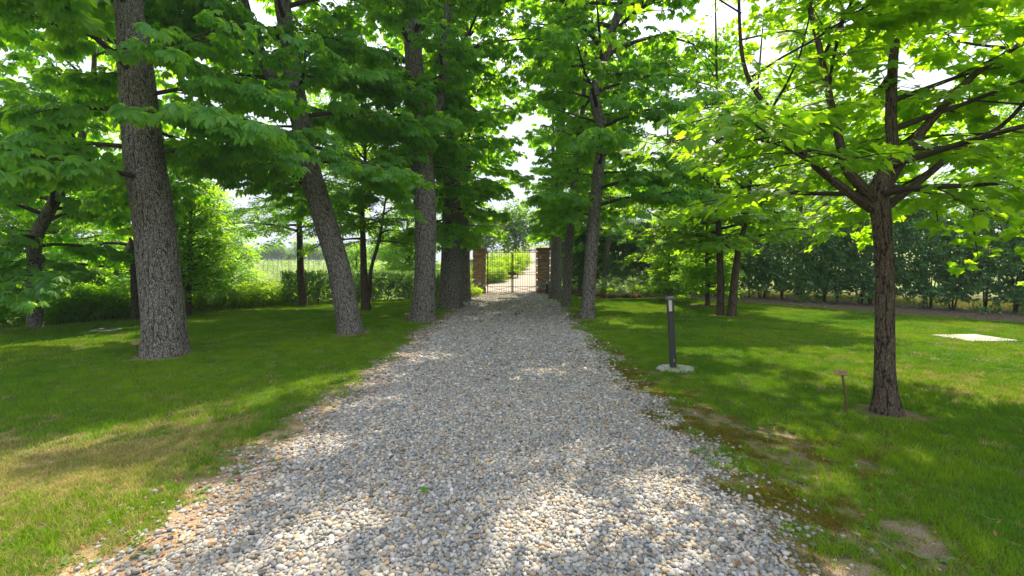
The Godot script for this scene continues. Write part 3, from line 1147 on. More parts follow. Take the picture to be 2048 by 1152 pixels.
func grass() -> void:
	rng.seed = 5
	var o := base("lawn_grass", Vector3.ZERO, "short green lawn grass with dry yellowed patches on both sides of drive", "grass")
	o.set_meta("kind", "stuff")
	for band in [[0.0, 5.2, 0.041, 17, 0.035, 0.062, 0.0042], [5.2, 10.5, 0.085, 40, 0.075, 0.06, 0.0062], [10.5, 30.0, 0.19, 90, 0.17, 0.06, 0.0105]]:
		var kinds := []
		var places := []
		var tints := []
		for k in 4:
			kinds.append(tuft(band[3], band[4], band[5], band[6]))
			places.append([])
			tints.append(PackedColorArray())
		var gap: float = band[2]
		var z := -1.3
		while z > -26.3:
			var half := -z * 1.3 + 1.2
			var x := maxf(-half, -13.4)
			while x < minf(half, 17.0):
				x += gap
				var px := x + rng.randf_range(-0.6, 0.6) * gap
				var pz := z + rng.randf_range(-0.6, 0.6) * gap
				var d := Vector2(px, pz).length()
				if d < band[0] or d >= band[1]:
					continue
				if seg_side(px, pz) > 0.45:
					continue
				var g := grass_here(px, pz)
				var sparse := false
				if g < 0.02 or rng.randf() > g * 1.05:
					# a few thin tufts on the bare margins too
					if px < drive_left(pz) - 0.05 or px > drive_right(pz) + 0.1:
						if in_bed(px, pz) or rng.randf() > 0.34 or near_line(px, pz, HEDGE_RIGHT) < 1.7:
							continue
						sparse = true
					else:
						continue
				var dry := dry_here(px, pz)
				var v1 := wave.get_noise_2d(px * 15.0, pz * 15.0)
				var v2 := wave.get_noise_2d(px * 70.0, pz * 70.0)
				var c := Color(0.095, 0.225, 0.010).lerp(Color(0.175, 0.29, 0.012), clampf(0.5 + v1 * 0.8 + v2 * 0.5, 0, 1))
				if rng.randf() < dry * 0.95:
					c = c.lerp(Color(0.40, 0.31, 0.13), rng.randf_range(0.4, 0.95))
				elif rng.randf() < 0.03:
					c = Color(0.28, 0.26, 0.09)
				var k := rng.randf_range(0.78, 1.22)
				c = Color(c.r * k, c.g * k, c.b * k)
				var size := rng.randf_range(0.65, 1.2) * lerpf(0.7, 1.0, g) * (1.0 + 0.35 * v2)
				if dry > 0.5:
					size *= 0.8
				if sparse:
					size *= 0.5
					c = c.lerp(Color(0.26, 0.21, 0.07), rng.randf_range(0.1, 0.7))
				var t := Transform3D(Basis(Vector3.UP, rng.randf() * TAU).scaled(Vector3(1, size, 1)), Vector3(px, lawn_y(px, pz), pz))
				var q := rng.randi() % 4
				places[q].append(t)
				tints[q].append(c)
			z -= gap
		for k in 4:
			scatter(o, "blades", kinds[k], places[k], tints[k])

func small_growth() -> void:
	rng.seed = 9
	# daisies in the lawn
	var s := Shape.new()
	for k in 9:
		var a := TAU * k / 9
		blade_leaf(s, Transform3D(Basis(Vector3.UP, a), Vector3(0, 0.05, 0)), 0.012, 0.006, 0.6, 0.1, 0.0)
	var places := []
	while places.size() < 260:
		var z := rng.randf_range(-16.0, -5.5)
		var x := rng.randf_range(2.5, 14.0) if rng.randf() < 0.7 else rng.randf_range(-11.0, -2.6)
		if grass_here(x, z) < 0.9 or wave.get_noise_2d(x * 20.0, z * 20.0 + 800.0) < 0.0:
			continue
		places.append(Transform3D(Basis(Vector3.UP, rng.randf() * TAU).scaled(Vector3(0.6, 1.0, 0.6) * rng.randf_range(0.7, 1.1)), Vector3(x, lawn_y(x, z) + 0.004, z)))
	var d := scatter(self, "daisies", s.mesh(flat("daisy", lin(0.75, 0.75, 0.72), 0.8)), places)
	tag(d, "tiny white daisies dotted over the sunny lawn", "flowers")
	# broad-leaved weeds along the margins of the drive
	s = Shape.new()
	for k in 9:
		var a := k * 2.4
		blade_leaf(s, Transform3D(Basis(Vector3.UP, a) * Basis(Vector3.RIGHT, -rng.randf_range(0.2, 0.8)), Vector3.ZERO), rng.randf_range(0.03, 0.055), rng.randf_range(0.013, 0.02), 0.6, 0.15, 0.5)
	places = []
	while places.size() < 230:
		var z := rng.randf_range(-12.0, -2.4)
		var right := rng.randf() < 0.75
		var x := drive_right(z) + rng.randf_range(0.0, 1.5) if right else drive_left(z) - rng.randf_range(-0.1, 0.4)
		if grass_here(x, z) > 0.85 and rng.randf() < 0.7:
			continue
		places.append(Transform3D(Basis(Vector3.UP, rng.randf() * TAU).scaled(Vector3.ONE * rng.randf_range(0.5, 1.3)), Vector3(x, lawn_y(x, z), z)))
	d = scatter(self, "weeds", s.mesh(leafy("weed_leaf", lin(0.075, 0.14, 0.035), lin(0.25, 0.4, 0.03), 0.6)), places)
	tag(d, "low green weeds growing along the mossy edges of drive", "weeds")
	# cushions of moss on the bare margin
	s = Shape.new()
	for k in 60:
		var a := rng.randf() * TAU
		var r := 0.05 * sqrt(rng.randf())
		var c := Vector3(cos(a) * r, 0.012 * (1.0 - r / 0.06), sin(a) * r)
		s.tri(c, c + Vector3(rng.randf_range(-1, 1), rng.randf_range(0.3, 1.2), rng.randf_range(-1, 1)) * 0.008, c + Vector3(rng.randf_range(-1, 1), rng.randf_range(-0.2, 0.5), rng.randf_range(-1, 1)) * 0.009)
	places = []
	var tints := PackedColorArray()
	for k in 9000:
		var z := rng.randf_range(-9.5, -2.0)
		var x := drive_right(z) + rng.randf_range(-0.1, 1.6)
		if grass_here(x, z) > 0.7 or wave.get_noise_2d(x * 60.0, z * 60.0 + 500.0) + 0.7 * wave.get_noise_2d(x * 260.0, z * 260.0) < 0.12:
			continue
		places.append(Transform3D(Basis(Vector3.UP, rng.randf() * TAU).scaled(Vector3.ONE * rng.randf_range(0.7, 1.4)), Vector3(x, lawn_y(x, z), z)))
		tints.append(Color(0.19, 0.135, 0.014).lerp(Color(0.12, 0.14, 0.018), rng.randf()))
	d = scatter(self, "moss", s.mesh(M.grass_blade), places, tints)
	tag(d, "olive brown moss patches beside the gravel drive", "moss")
	# dead leaves under the laurel hedge and scraps on the margins
	s = Shape.new()
	blade_leaf(s, Transform3D.IDENTITY, 0.1, 0.045, 0.55, 0.3, -0.15)
	var fallen := base("fallen_leaves", Vector3.ZERO, "brown and yellow dead leaves lying on soil under laurel hedge", "leaves")
	fallen.set_meta("kind", "stuff")
	for q in [["dry_leaf", 500, 0.8], ["yellow_leaf", 90, 0.9]]:
		places = []
		while places.size() < q[1]:
			var k := 1 + rng.randi() % 3
			var a: Vector2 = HEDGE_RIGHT[k]
			var b: Vector2 = HEDGE_RIGHT[mini(k + 1, 4)]
			if k == 4: continue
			var p := a.lerp(b, rng.randf()) + (b - a).orthogonal().normalized() * rng.randf_range(-1.6, 1.6)
			places.append(Transform3D(Basis.from_euler(Vector3(rng.randf_range(-0.4, 0.4), rng.randf() * TAU, rng.randf_range(-0.5, 0.5))).scaled(Vector3.ONE * rng.randf_range(0.6, 1.1)), Vector3(p.x, maxf(bank_y(p.x, p.y), lawn_y(p.x, p.y)) + 0.025, p.y)))
		scatter(fallen, "leaves", s.mesh(M[q[0]]), places)
	# dry scraps on the drive's margins
	s = Shape.new()
	blade_leaf(s, Transform3D.IDENTITY, 0.03, 0.013, 0.5, 0.3, -0.2)
	places = []
	while places.size() < 1500:
		var z := -2.2 - 22.0 * pow(rng.randf(), 1.6)
		var x := drive_left(z) - rng.randf_range(-0.45, 0.35) if rng.randf() < 0.6 else drive_right(z) + rng.randf_range(-0.4, 1.5)
		places.append(Transform3D(Basis.from_euler(Vector3(rng.randf_range(-0.5, 0.5), rng.randf() * TAU, rng.randf_range(-0.5, 0.5))).scaled(Vector3.ONE * rng.randf_range(0.5, 1.5)), Vector3(x, maxf(drive_y(x, z), lawn_y(x, z)) + 0.02, z)))
	d = scatter(self, "leaf_litter", s.mesh(M.dry_leaf), places)
	tag(d, "brown leaf scraps strewn along the edges of gravel", "litter")

# ------------------------------------------------------------------ gate and pillars
func pillar(x: float, label: String) -> Node3D:
	var w := 0.74
	var o := base("gate_pillar", Vector3(x, 0, -25.5), label, "pillar", "brick pillars of the gate")
	var courses := 36
	var pitch := 0.067
	var core := Shape.new()
	core.box(Vector3(0, courses * pitch / 2 - 0.1, 0), Vector3(w - 0.1, courses * pitch + 0.2, w - 0.1))
	part(o, "mortar_core", core.mesh(M.mortar))
	var long := (w - 0.012 * 3.0) / 3.0
	var half := long * 0.5
	var meshes := []
	for k in 10:
		var s := Shape.new()
		s.box(Vector3.ZERO, Vector3(long, 0.055, 0.11), Basis.IDENTITY, 0.004)
		meshes.append(s.mesh(M["brick_%d" % (k % 5)]))
	rng.seed = hash(label)
	for c in courses:
		var inset := 0.045 if c % 6 == 5 else 0.0
		var y := (c + 0.5) * pitch
		for side in 4:
			var turn := Basis(Vector3.UP, side * PI / 2)
			for k in 2:
				# a running bond: the corner brick of each side covers the end of the next
				var along := -w / 2 + long * (k + 0.5) + 0.012 * k + (long * 0.5 if c % 2 else 0.02)
				var t := Transform3D(turn * Basis.from_euler(Vector3(rng.randf_range(-0.012, 0.012), rng.randf_range(-0.012, 0.012), 0)), turn * Vector3(along, 0, w / 2 - 0.055 - inset + rng.randf_range(-0.005, 0.004)) + Vector3(0, y, 0))
				part(o, "brick", meshes[rng.randi() % 10], t)
	var cap := Shape.new()
	var top := courses * pitch
	cap.box(Vector3(0, top + 0.025, 0), Vector3(w + 0.03, 0.05, w + 0.03), Basis.IDENTITY, 0.008)
	cap.box(Vector3(0, top + 0.085, 0), Vector3(w + 0.11, 0.066, w + 0.11), Basis.IDENTITY, 0.01)
	cap.box(Vector3(0, top + 0.135, 0), Vector3(w + 0.05, 0.03, w + 0.05), Basis.IDENTITY, 0.01)
	part(o, "cap", cap.mesh(M.brick_3))
	return o

func gate_leaf(x0: float, x1: float, label: String, lock_side: float) -> void:
	var o := base("gate_leaf", Vector3((x0 + x1) / 2, 0, -25.35), label, "gate", "two leaves of the iron gate")
	var w := absf(x1 - x0)
	var l := -w / 2
	var bar := Shape.new()
	bar.lathe(Vector3.ZERO, [Vector2(0, 0), Vector2(0.009, 0), Vector2(0.009, 2.34), Vector2(0.02, 2.36), Vector2(0.02, 2.38), Vector2(0.009, 2.40), Vector2(0.0, 2.47)], 8)
	var bm := bar.mesh(M.iron)
	for k in 13:
		part(o, "bar", bm, Transform3D(Basis.IDENTITY, Vector3(l + w * (k + 0.75) / 13.5, 0.06, 0)))
	for y in [0.09, 0.40, 1.06, 1.2, 2.3]:
		var s := Shape.new()
		s.box(Vector3(0, y, 0), Vector3(w, 0.022, 0.03), Basis.IDENTITY, 0.003)
		part(o, "rail", s.mesh(M.iron))
	for sgn in [-1.0, 1.0]:
		var s := Shape.new()
		var a := Vector3(-w / 2, 0.1, 0.02 * sgn)
		var b := Vector3(w / 2, 0.4, 0.02 * sgn)
		if sgn > 0.0:
			a.y = 0.4
			b.y = 0.1
		s.tube(PackedVector3Array([a, b]), PackedFloat32Array([0.009, 0.009]), 6)
		part(o, "brace", s.mesh(M.iron))
	var stile := Shape.new()
	stile.box(Vector3(-lock_side * w / 2, 1.2, 0), Vector3(0.05, 2.36, 0.05), Basis.IDENTITY, 0.005)
	part(o, "hinge_stile", stile.mesh(M.iron))
	for y in [0.42, 1.0, 2.06]:
		var h := Shape.new()
		h.box(Vector3(-lock_side * (w / 2 + 0.055), y, 0), Vector3(0.08, 0.035, 0.04), Basis.IDENTITY, 0.004)
		part(o, "hinge", h.mesh(M.iron))
	if lock_side > 0.0:
		var meet := Shape.new()
		meet.box(Vector3(w / 2 + 0.012, 1.17, 0.012), Vector3(0.062, 2.32, 0.05), Basis.IDENTITY, 0.006)
		part(o, "meeting_stile", meet.mesh(M.rust))
	else:
		var meet := Shape.new()
		meet.box(Vector3(-w / 2 + 0.03, 1.15, -0.022), Vector3(0.04, 2.24, 0.03), Basis.IDENTITY, 0.004)
		part(o, "meeting_stile", meet.mesh(M.iron))
	# half of the pointed lock plate
	var p := Shape.new()
	var cx := lock_side * w / 2
	var outl := [Vector2(0, 0.085), Vector2(-0.12, 0.085), Vector2(-0.155, 0.05), Vector2(-0.2, 0.05), Vector2(-0.245, 0.0), Vector2(-0.2, -0.05), Vector2(-0.155, -0.05), Vector2(-0.12, -0.085), Vector2(0, -0.085)]
	for k in outl.size() - 1:
		var a: Vector2 = outl[k]
		var b: Vector2 = outl[k + 1]
		for z in [0.032, 0.02]:
			p.tri(Vector3(cx, 1.12, z), Vector3(cx + a.x * lock_side, 1.12 + a.y, z), Vector3(cx + b.x * lock_side, 1.12 + b.y, z))
		p.quad(Vector3(cx + a.x * lock_side, 1.12 + a.y, 0.02), Vector3(cx + b.x * lock_side, 1.12 + b.y, 0.02), Vector3(cx + b.x * lock_side, 1.12 + b.y, 0.032), Vector3(cx + a.x * lock_side, 1.12 + a.y, 0.032))
	part(o, "lock_plate", p.mesh(M.rust))

func box_part(o: Node, called: String, at: Vector3, size: Vector3, m: String, chamfer := 0.008) -> void:
	var s := Shape.new()
	s.box(at, size, Basis.IDENTITY, chamfer)
	part(o, called, s.mesh(M[m]))

func gate() -> void:
	pillar(-1.82, "brick gate pillar beside the dark chestnut trunks, partly hidden by leaves")
	pillar(1.76, "brick gate pillar with small white box near its top")
	gate_leaf(-1.36, -0.02, "rusty iron gate leaf hung on the pillar beside the shrubs", 1.0)
	gate_leaf(0.02, 1.34, "rusty iron gate leaf hung on the pillar with white box", -1.0)
	var o := base("electric_box", Vector3(-1.62, 0, -25.02), "grey electric box on short post before gate pillar", "box")
	box_part(o, "post", Vector3(-0.07, 0.24, 0), Vector3(0.06, 0.52, 0.05), "dark_steel")
	box_part(o, "housing", Vector3(0.04, 0.46, 0.0), Vector3(0.24, 0.22, 0.1), "grey_plastic", 0.03)
	box_part(o, "lid", Vector3(0.09, 0.47, 0.055), Vector3(0.1, 0.16, 0.02), "pale_plastic", 0.006)
	o = base("junction_box", Vector3(-1.78, 0.56, -25.08), "small pale junction box fixed to brick pillar above grey box", "box")
	box_part(o, "housing", Vector3.ZERO, Vector3(0.15, 0.13, 0.07), "pale_plastic", 0.008)
	box_part(o, "lid", Vector3(0, 0, 0.04), Vector3(0.13, 0.11, 0.012), "white_plastic", 0.004)
	o = base("gate_motor", Vector3(1.6, 0.42, -25.06), "dark grey gate motor box with pale cable loop on pillar", "motor")
	box_part(o, "housing", Vector3.ZERO, Vector3(0.28, 0.26, 0.1), "grey_plastic", 0.02)
	box_part(o, "cover", Vector3(-0.12, 0, 0.055), Vector3(0.05, 0.22, 0.015), "pale_plastic", 0.004)
	var loop := PackedVector3Array()
	var rr := PackedFloat32Array()
	for k in 13:
		var a := PI + PI * k / 12.0
		loop.append(Vector3(0.13 + cos(a) * 0.1, -0.04 + sin(a) * 0.12, 0.07))
		rr.append(0.016)
	var s := Shape.new()
	s.tube(loop, rr, 8)
	part(o, "cable", s.mesh(M.white_plastic))
	o = base("photocell_post", Vector3(1.93, 0, -25.03), "grey post with pale photocell box beside gate motor", "post")
	box_part(o, "post", Vector3(0, 0.27, 0), Vector3(0.1, 0.56, 0.06), "dark_steel")
	box_part(o, "photocell", Vector3(0, 0.62, 0), Vector3(0.13, 0.15, 0.09), "pale_plastic", 0.012)
	o = base("white_box", Vector3(1.56, 2.02, -25.1), "small white keypad box high on the brick pillar", "box")
	box_part(o, "housing", Vector3.ZERO, Vector3(0.08, 0.15, 0.05), "white_plastic", 0.006)
	box_part(o, "cover", Vector3(0, 0.03, 0.03), Vector3(0.05, 0.05, 0.01), "pale_plastic", 0.003)
	o = base("conduit", Vector3(2.06, 0.7, -25.11), "thin pale conduit pipe running up the brick pillar", "pipe")
	s = Shape.new()
	s.tube(PackedVector3Array([Vector3(0, 0, 0), Vector3(0, 0.62, 0)]), PackedFloat32Array([0.014, 0.014]), 8)
	part(o, "pipe", s.mesh(M.white_plastic))
	for y in [0.1, 0.5]:
		box_part(o, "clip", Vector3(0, y, 0), Vector3(0.05, 0.02, 0.035), "dark_steel", 0.003)

# ------------------------------------------------------------------ lamp, signs, slabs
func bollard() -> void:
	var o := base("bollard_lamp", Vector3(2.47, 0, -6.97), "dark grey bollard lamp with pale glass window on concrete pad", "lamp")
	o.rotation = Vector3(0, -0.34, deg_to_rad(2.4))
	var s := Shape.new()
	s.lathe(Vector3.ZERO, [Vector2(0.0, 0.0), Vector2(0.072, 0.0), Vector2(0.072, 0.012), Vector2(0.058, 0.02), Vector2(0.051, 0.025), Vector2(0.051, 0.87), Vector2(0.0, 0.87)], 32)
	part(o, "post", s.mesh(M.anthracite))
	# the lamp head: a slightly wider cage with windows
	s = Shape.new()
	s.lathe(Vector3.ZERO, [Vector2(0.0, 0.868), Vector2(0.054, 0.868), Vector2(0.058, 0.885), Vector2(0.058, 0.895), Vector2(0.0, 0.895)], 32)
	for k in 4:
		var a := k * PI / 2 + PI / 4
		var d := Vector3(sin(a), 0, cos(a))
		s.box(d * 0.056 + Vector3(0, 0.98, 0), Vector3(0.034, 0.19, 0.018), Basis(Vector3.UP, a), 0.004)
	part(o, "cage", s.mesh(M.anthracite))
	s = Shape.new()
	s.lathe(Vector3.ZERO, [Vector2(0.0, 0.894), Vector2(0.053, 0.896), Vector2(0.055, 1.07), Vector2(0.0, 1.072)], 24)
	part(o, "diffuser", s.mesh(M.lamp_glass))
	s = Shape.new()
	s.lathe(Vector3.ZERO, [Vector2(0.0, 1.068), Vector2(0.068, 1.068), Vector2(0.072, 1.076), Vector2(0.072, 1.092), Vector2(0.066, 1.106), Vector2(0.045, 1.118), Vector2(0.02, 1.124), Vector2(0.0, 1.125)], 32)
	part(o, "cap", s.mesh(M.grey_cap))
	s = Shape.new()
	s.box(Vector3(0.02, 0.15, 0.05), Vector3(0.008, 0.045, 0.006), Basis.IDENTITY, 0.001)
	part(o, "screw_cover", s.mesh(M.pale_plastic))
	var pad := base("concrete_pad", Vector3(2.47, 0.0, -6.97), "rough concrete pad under the dark bollard lamp", "pad")
	s = Shape.new()
	var rim := []
	for k in 22:
		var a := TAU * k / 22
		var r := 0.25 + 0.03 * wave.get_noise_1d(k * 40.0)
		rim.append(Vector3(cos(a) * r * 1.15 + 0.04, 0, sin(a) * r * 0.95))
	for k in 22:
		var a: Vector3 = rim[k]
		var b: Vector3 = rim[(k + 1) % 22]
		var h := Vector3(0, 0.032, 0)
		var g := Vector3(0, -0.1, 0)
		s.tri(Vector3(0.04, 0.036, 0), b * 0.95 + h, a * 0.95 + h)
		s.quad(a * 0.95 + h, b * 0.95 + h, b * 1.02 + Vector3(0, 0.01, 0), a * 1.02 + Vector3(0, 0.01, 0))
		s.quad(a * 1.02 + Vector3(0, 0.01, 0), b * 1.02 + Vector3(0, 0.01, 0), b * 1.02 + g, a * 1.02 + g)
	part(pad, "slab", s.mesh(M.concrete))

func tree_tag(at: Vector3, label: String, tall: float, lean: float, turn: float) -> void:
	var o := base("tree_tag", at, label, "sign", "small wooden tags naming the trees")
	o.rotation = Vector3(0, turn, 0)
	var s := Shape.new()
	var tip := Vector3(-sin(lean) * tall, cos(lean) * tall, 0)
	s.tube(PackedVector3Array([Vector3(0, -0.08, 0), tip * 0.5 + Vector3(0.006, 0, 0), tip]), PackedFloat32Array([0.011, 0.010, 0.010]), 8)
	part(o, "stake", s.mesh(M.rust))
	var b := Basis(Vector3.RIGHT, deg_to_rad(-42)) * Basis(Vector3.BACK, -0.05)
	s = Shape.new()
	s.box(tip + Vector3(-0.01, 0.012, 0.0), Vector3(0.125, 0.058, 0.012), b, 0.002)
	var board := part(o, "board", s.mesh(M.tag_wood))
	# an engraved line, too small to read
	s = Shape.new()
	for k in 5:
		s.box(tip + Vector3(-0.01, 0.012, 0) + b * Vector3(-0.036 + k * 0.018, rng.randf_range(-0.003, 0.003), 0.0065), Vector3(rng.randf_range(0.006, 0.013), 0.009, 0.0012), b)
	part(board, "engraved_line", s.mesh(M.engraving))

func slabs() -> void:
	var o := base("stone_slab", Vector3(10.0, 0.0, -9.86), "pale square stone cover lying in the sunny lawn", "slab")
	o.rotation.y = 0.06
	var s := Shape.new()
	s.box(Vector3(0, 0.0, 0), Vector3(1.05, 0.07, 0.86), Basis.IDENTITY, 0.012)
	part(o, "surround", s.mesh(M.concrete))
	s = Shape.new()
	s.box(Vector3(0, 0.033, 0), Vector3(0.74, 0.012, 0.58), Basis.IDENTITY, 0.004)
	part(o, "lid", s.mesh(M.concrete))
	o = base("drain_cover", Vector3(-9.8, 0.0, -11.0), "small pale drain cover lying in the lawn near bank trees", "cover")
	s = Shape.new()
	s.box(Vector3(0, 0.0, 0), Vector3(0.5, 0.1, 0.34), Basis.IDENTITY, 0.01)
	part(o, "surround", s.mesh(M.concrete))
	s = Shape.new()
	s.box(Vector3(0, 0.05, 0), Vector3(0.34, 0.012, 0.22), Basis.IDENTITY, 0.004)
	part(o, "lid", s.mesh(M.soil))
	o = base("fallen_leaf", Vector3(-0.6, drive_y(-0.6, -3.11) + 0.034, -3.11), "single green leaf lying on the grey gravel", "leaf")
	o.rotation = Vector3(0.15, 0.9, -0.1)
	s = Shape.new()
	blade_leaf(s, Transform3D(Basis.IDENTITY, Vector3(0, 0, -0.05)), 0.085, 0.062, 0.55, 0.08, -0.05)
	part(o, "leaf_blade", s.mesh(M.chestnut_leaf_c))
	o = base("dead_leaf", Vector3(-0.42, drive_y(-0.42, -3.4) + 0.03, -3.4), "curled reddish dead leaf on the gravel", "leaf")
	o.rotation = Vector3(0.3, 2.0, 0.2)
	s = Shape.new()
	blade_leaf(s, Transform3D(Basis.IDENTITY, Vector3(0, 0, -0.02)), 0.045, 0.026, 0.5, 0.4, -0.3)
	part(o, "leaf_blade", s.mesh(M.dry_leaf))

# ------------------------------------------------------------------ the avenue
func avenue() -> void:
	var road_l := Vector3(1, 0, 0)
	var road_r := Vector3(-1, 0, 0)
	var at := Vector3(-6.16, 0, -8.09)
	tree("chestnut_tree", at, "thick chestnut trunk with pale flecked bark and a small tag at its foot", "chestnut trees along the drive", {"kind": "chestnut", "low": 2.9, "high": 15, "reach": 3.5, "branches": 52, "flare": 0.1, "droop": 0.5, "singles": 290, "shy": [[road_l, 0.9]], "arch": 0.25, "thin": [7.0, 0.45],
		"spines": [local([[-6.16, 0.0, 0.356], [-6.19, 0.62, 0.32], [-6.28, 1.51, 0.311], [-6.38, 2.49, 0.302], [-6.51, 3.29, 0.298], [-6.59, 4.0, 0.284], [-6.68, 4.98, 0.258], [-6.76, 5.78, 0.222], [-6.81, 6.31, 0.204]], at, [[-6.9, 8.5, -0.2, 0.16], [-6.9, 11.0, -0.3, 0.1], [-6.8, 15.0, -0.3, 0.03]])]})
	at = Vector3(-3.81, 0, -10.71)
	tree("chestnut_tree", at, "leaning chestnut trunk that forks high up, standing before the low hedge", "chestnut trees along the drive", {"kind": "chestnut", "low": 3.4, "high": 14.0, "reach": 3.3, "branches": 50, "flare": 0.12, "droop": 0.45, "shy": [[road_l, 0.95]], "arch": 0.35,
		"spines": [local([[-3.81, 0.0, 0.294], [-3.91, 0.66, 0.259], [-4.09, 1.6, 0.247], [-4.34, 2.42, 0.247], [-4.59, 3.25, 0.247], [-4.78, 3.95, 0.235], [-4.95, 4.89, 0.224], [-5.13, 5.95, 0.212], [-5.29, 7.13, 0.194], [-5.41, 7.84, 0.176]], at, [[-5.6, 10.0, 0.0, 0.12], [-5.6, 14.0, 0.0, 0.03]]),
			local([[-4.98, 4.9, 0.16], [-5.2, 5.3, 0.15], [-5.46, 5.72, 0.141], [-5.81, 6.31, 0.129], [-6.11, 7.13, 0.118], [-6.33, 7.84, 0.112]], at, [[-6.9, 10.5, 0.3, 0.06], [-7.1, 12.5, 0.4, 0.02]])]})
	at = Vector3(-2.58, 0, -13.12)
	tree("chestnut_tree", at, "straight grey chestnut trunk forked at mid height beside the drive edge", "chestnut trees along the drive", {"kind": "chestnut", "low": 4.2, "high": 15.0, "reach": 3.1, "branches": 56, "flare": 0.32, "droop": 0.45, "shy": [[road_l, 0.75]], "arch": 0.65, "thin": [7.5, 0.25],
		"spines": [local([[-2.58, 0.0, 0.34], [-2.54, 0.59, 0.31], [-2.51, 1.46, 0.288], [-2.49, 2.75, 0.303], [-2.54, 3.91, 0.317], [-2.65, 5.06, 0.332], [-2.75, 6.36, 0.274], [-2.85, 7.8, 0.245], [-2.91, 9.24, 0.231]], at, [[-2.9, 12.0, 0.1, 0.13], [-2.8, 15.0, 0.1, 0.03]]),
			local([[-2.58, 5.2, 0.17], [-2.5, 5.46, 0.173], [-2.25, 5.9, 0.159], [-2.05, 6.5, 0.123], [-1.95, 7.51, 0.108], [-1.89, 8.66, 0.101], [-1.87, 9.24, 0.101]], at, [[-1.8, 11.5, 0.2, 0.06], [-1.7, 13.2, 0.3, 0.02]])]})
	at = Vector3(-2.33, 0, -17.13)
	tree("chestnut_tree", at, "dark broad chestnut trunk with spreading roots at the drive edge", "chestnut trees along the drive", {"kind": "chestnut", "low": 2.9, "high": 15.0, "reach": 3.0, "branches": 50, "flare": 0.4, "rough": 0.1, "droop": 0.5, "shy": [[road_l, 0.95]], "arch": 0.5,
		"spines": [local([[-2.33, 0.0, 0.42], [-2.32, 1.04, 0.376], [-2.3, 2.54, 0.339], [-2.26, 4.05, 0.32], [-2.22, 5.55, 0.32], [-2.18, 6.68, 0.301], [-2.52, 8.75, 0.169], [-2.64, 11.58, 0.151]], at, [[-2.7, 15.0, 0.0, 0.03]]),
			local([[-2.15, 6.3, 0.2], [-2.11, 6.6, 0.2], [-1.92, 7.81, 0.169], [-1.81, 9.69, 0.141], [-1.73, 11.58, 0.132]], at, [[-1.6, 14.0, 0.0, 0.03]])]})
	at = Vector3(-2.09, 0, -20.22)
	tree("chestnut_tree", at, "chestnut trunk half hidden behind the broad dark trunk, before the pillar", "chestnut trees along the drive", {"kind": "chestnut", "low": 3.0, "high": 14.0, "reach": 2.8, "branches": 36, "flare": 0.2, "droop": 0.45, "detail": 0.5, "shy": [[road_l, 1.0]],
		"spines": [local([[-2.09, 0.0, 0.267], [-2.09, 1.38, 0.222], [-2.13, 3.38, 0.2], [-2.13, 6.71, 0.167]], at, [[-2.2, 10.0, 0.0, 0.11], [-2.2, 14.0, 0.0, 0.03]])]})
	at = Vector3(-2.3, 0, -23.3)
	tree("chestnut_tree", at, "thin chestnut trunk touching the shrubs by the gate pillar", "chestnut trees along the drive", {"kind": "chestnut", "low": 3.2, "high": 12.5, "reach": 2.4, "branches": 30, "flare": 0.15, "droop": 0.4, "detail": 0.5, "shy": [[road_l, 0.95]],
		"spines": [local([[-2.3, 0.0, 0.17], [-2.3, 2.37, 0.15], [-2.28, 4.95, 0.13], [-2.2, 7.54, 0.116]], at, [[-2.2, 12.5, 0.0, 0.03]])]})
	# the other side
	at = Vector3(2.24, 0, -13.61)
	tree("chestnut_tree", at, "slender crooked chestnut trunk kinked high up, first beside the sunny lawn", "chestnut trees along the drive", {"kind": "chestnut", "low": 3.0, "high": 15, "reach": 3.4, "branches": 56, "flare": 0.35, "droop": 0.35, "shy": [[road_r, 0.62]], "arch": 0.75, "thin": [7.5, 0.25], "step": 0.15,
		"spines": [local([[2.24, 0.0, 0.225], [2.29, 0.55, 0.19], [2.35, 1.6, 0.194], [2.45, 2.95, 0.187], [2.57, 4.29, 0.164], [2.72, 5.49, 0.157], [2.54, 6.24, 0.164], [2.48, 6.83, 0.15], [2.68, 7.58, 0.15], [2.93, 8.33, 0.127], [3.2, 9.23, 0.112], [3.26, 9.53, 0.112]], at, [[3.5, 11.5, 0.0, 0.07], [3.5, 15.0, 0.0, 0.02]])]})
	at = Vector3(2.06, 0, -17.33)
	tree("chestnut_tree", at, "thin pale chestnut trunk leaning away from the drive, between two others", "chestnut trees along the drive", {"kind": "chestnut", "low": 3.3, "high": 13, "reach": 2.7, "branches": 40, "flare": 0.2, "droop": 0.4, "shy": [[road_r, 0.6]], "arch": 0.4, "thin": [8.0, 0.45], "step": 0.15,
		"spines": [local([[2.06, 0.0, 0.18], [2.1, 1.03, 0.162], [2.19, 2.55, 0.152], [2.32, 4.08, 0.143], [2.44, 5.41, 0.133], [2.59, 6.93, 0.114], [2.74, 8.08, 0.086]], at, [[2.9, 13.0, 0.0, 0.02]])]})
	at = Vector3(2.02, 0, -21.41)
	tree("chestnut_tree", at, "tall straight chestnut trunk standing close before the gate pillar", "chestnut trees along the drive", {"kind": "chestnut", "low": 3.4, "high": 16.5, "reach": 2.5, "branches": 50, "flare": 0.3, "droop": 0.4, "shy": [[road_r, 0.62]], "arch": 0.5,
		"spines": [local([[2.02, 0.0, 0.282], [2.07, 1.36, 0.247], [2.14, 3.48, 0.235], [2.21, 5.36, 0.224], [2.28, 7.48, 0.212], [2.38, 9.84, 0.176], [2.45, 11.95, 0.165], [2.45, 14.07, 0.12]], at, [[2.5, 16.5, 0.0, 0.03]])]})
	at = Vector3(2.2, 0, -24.4)
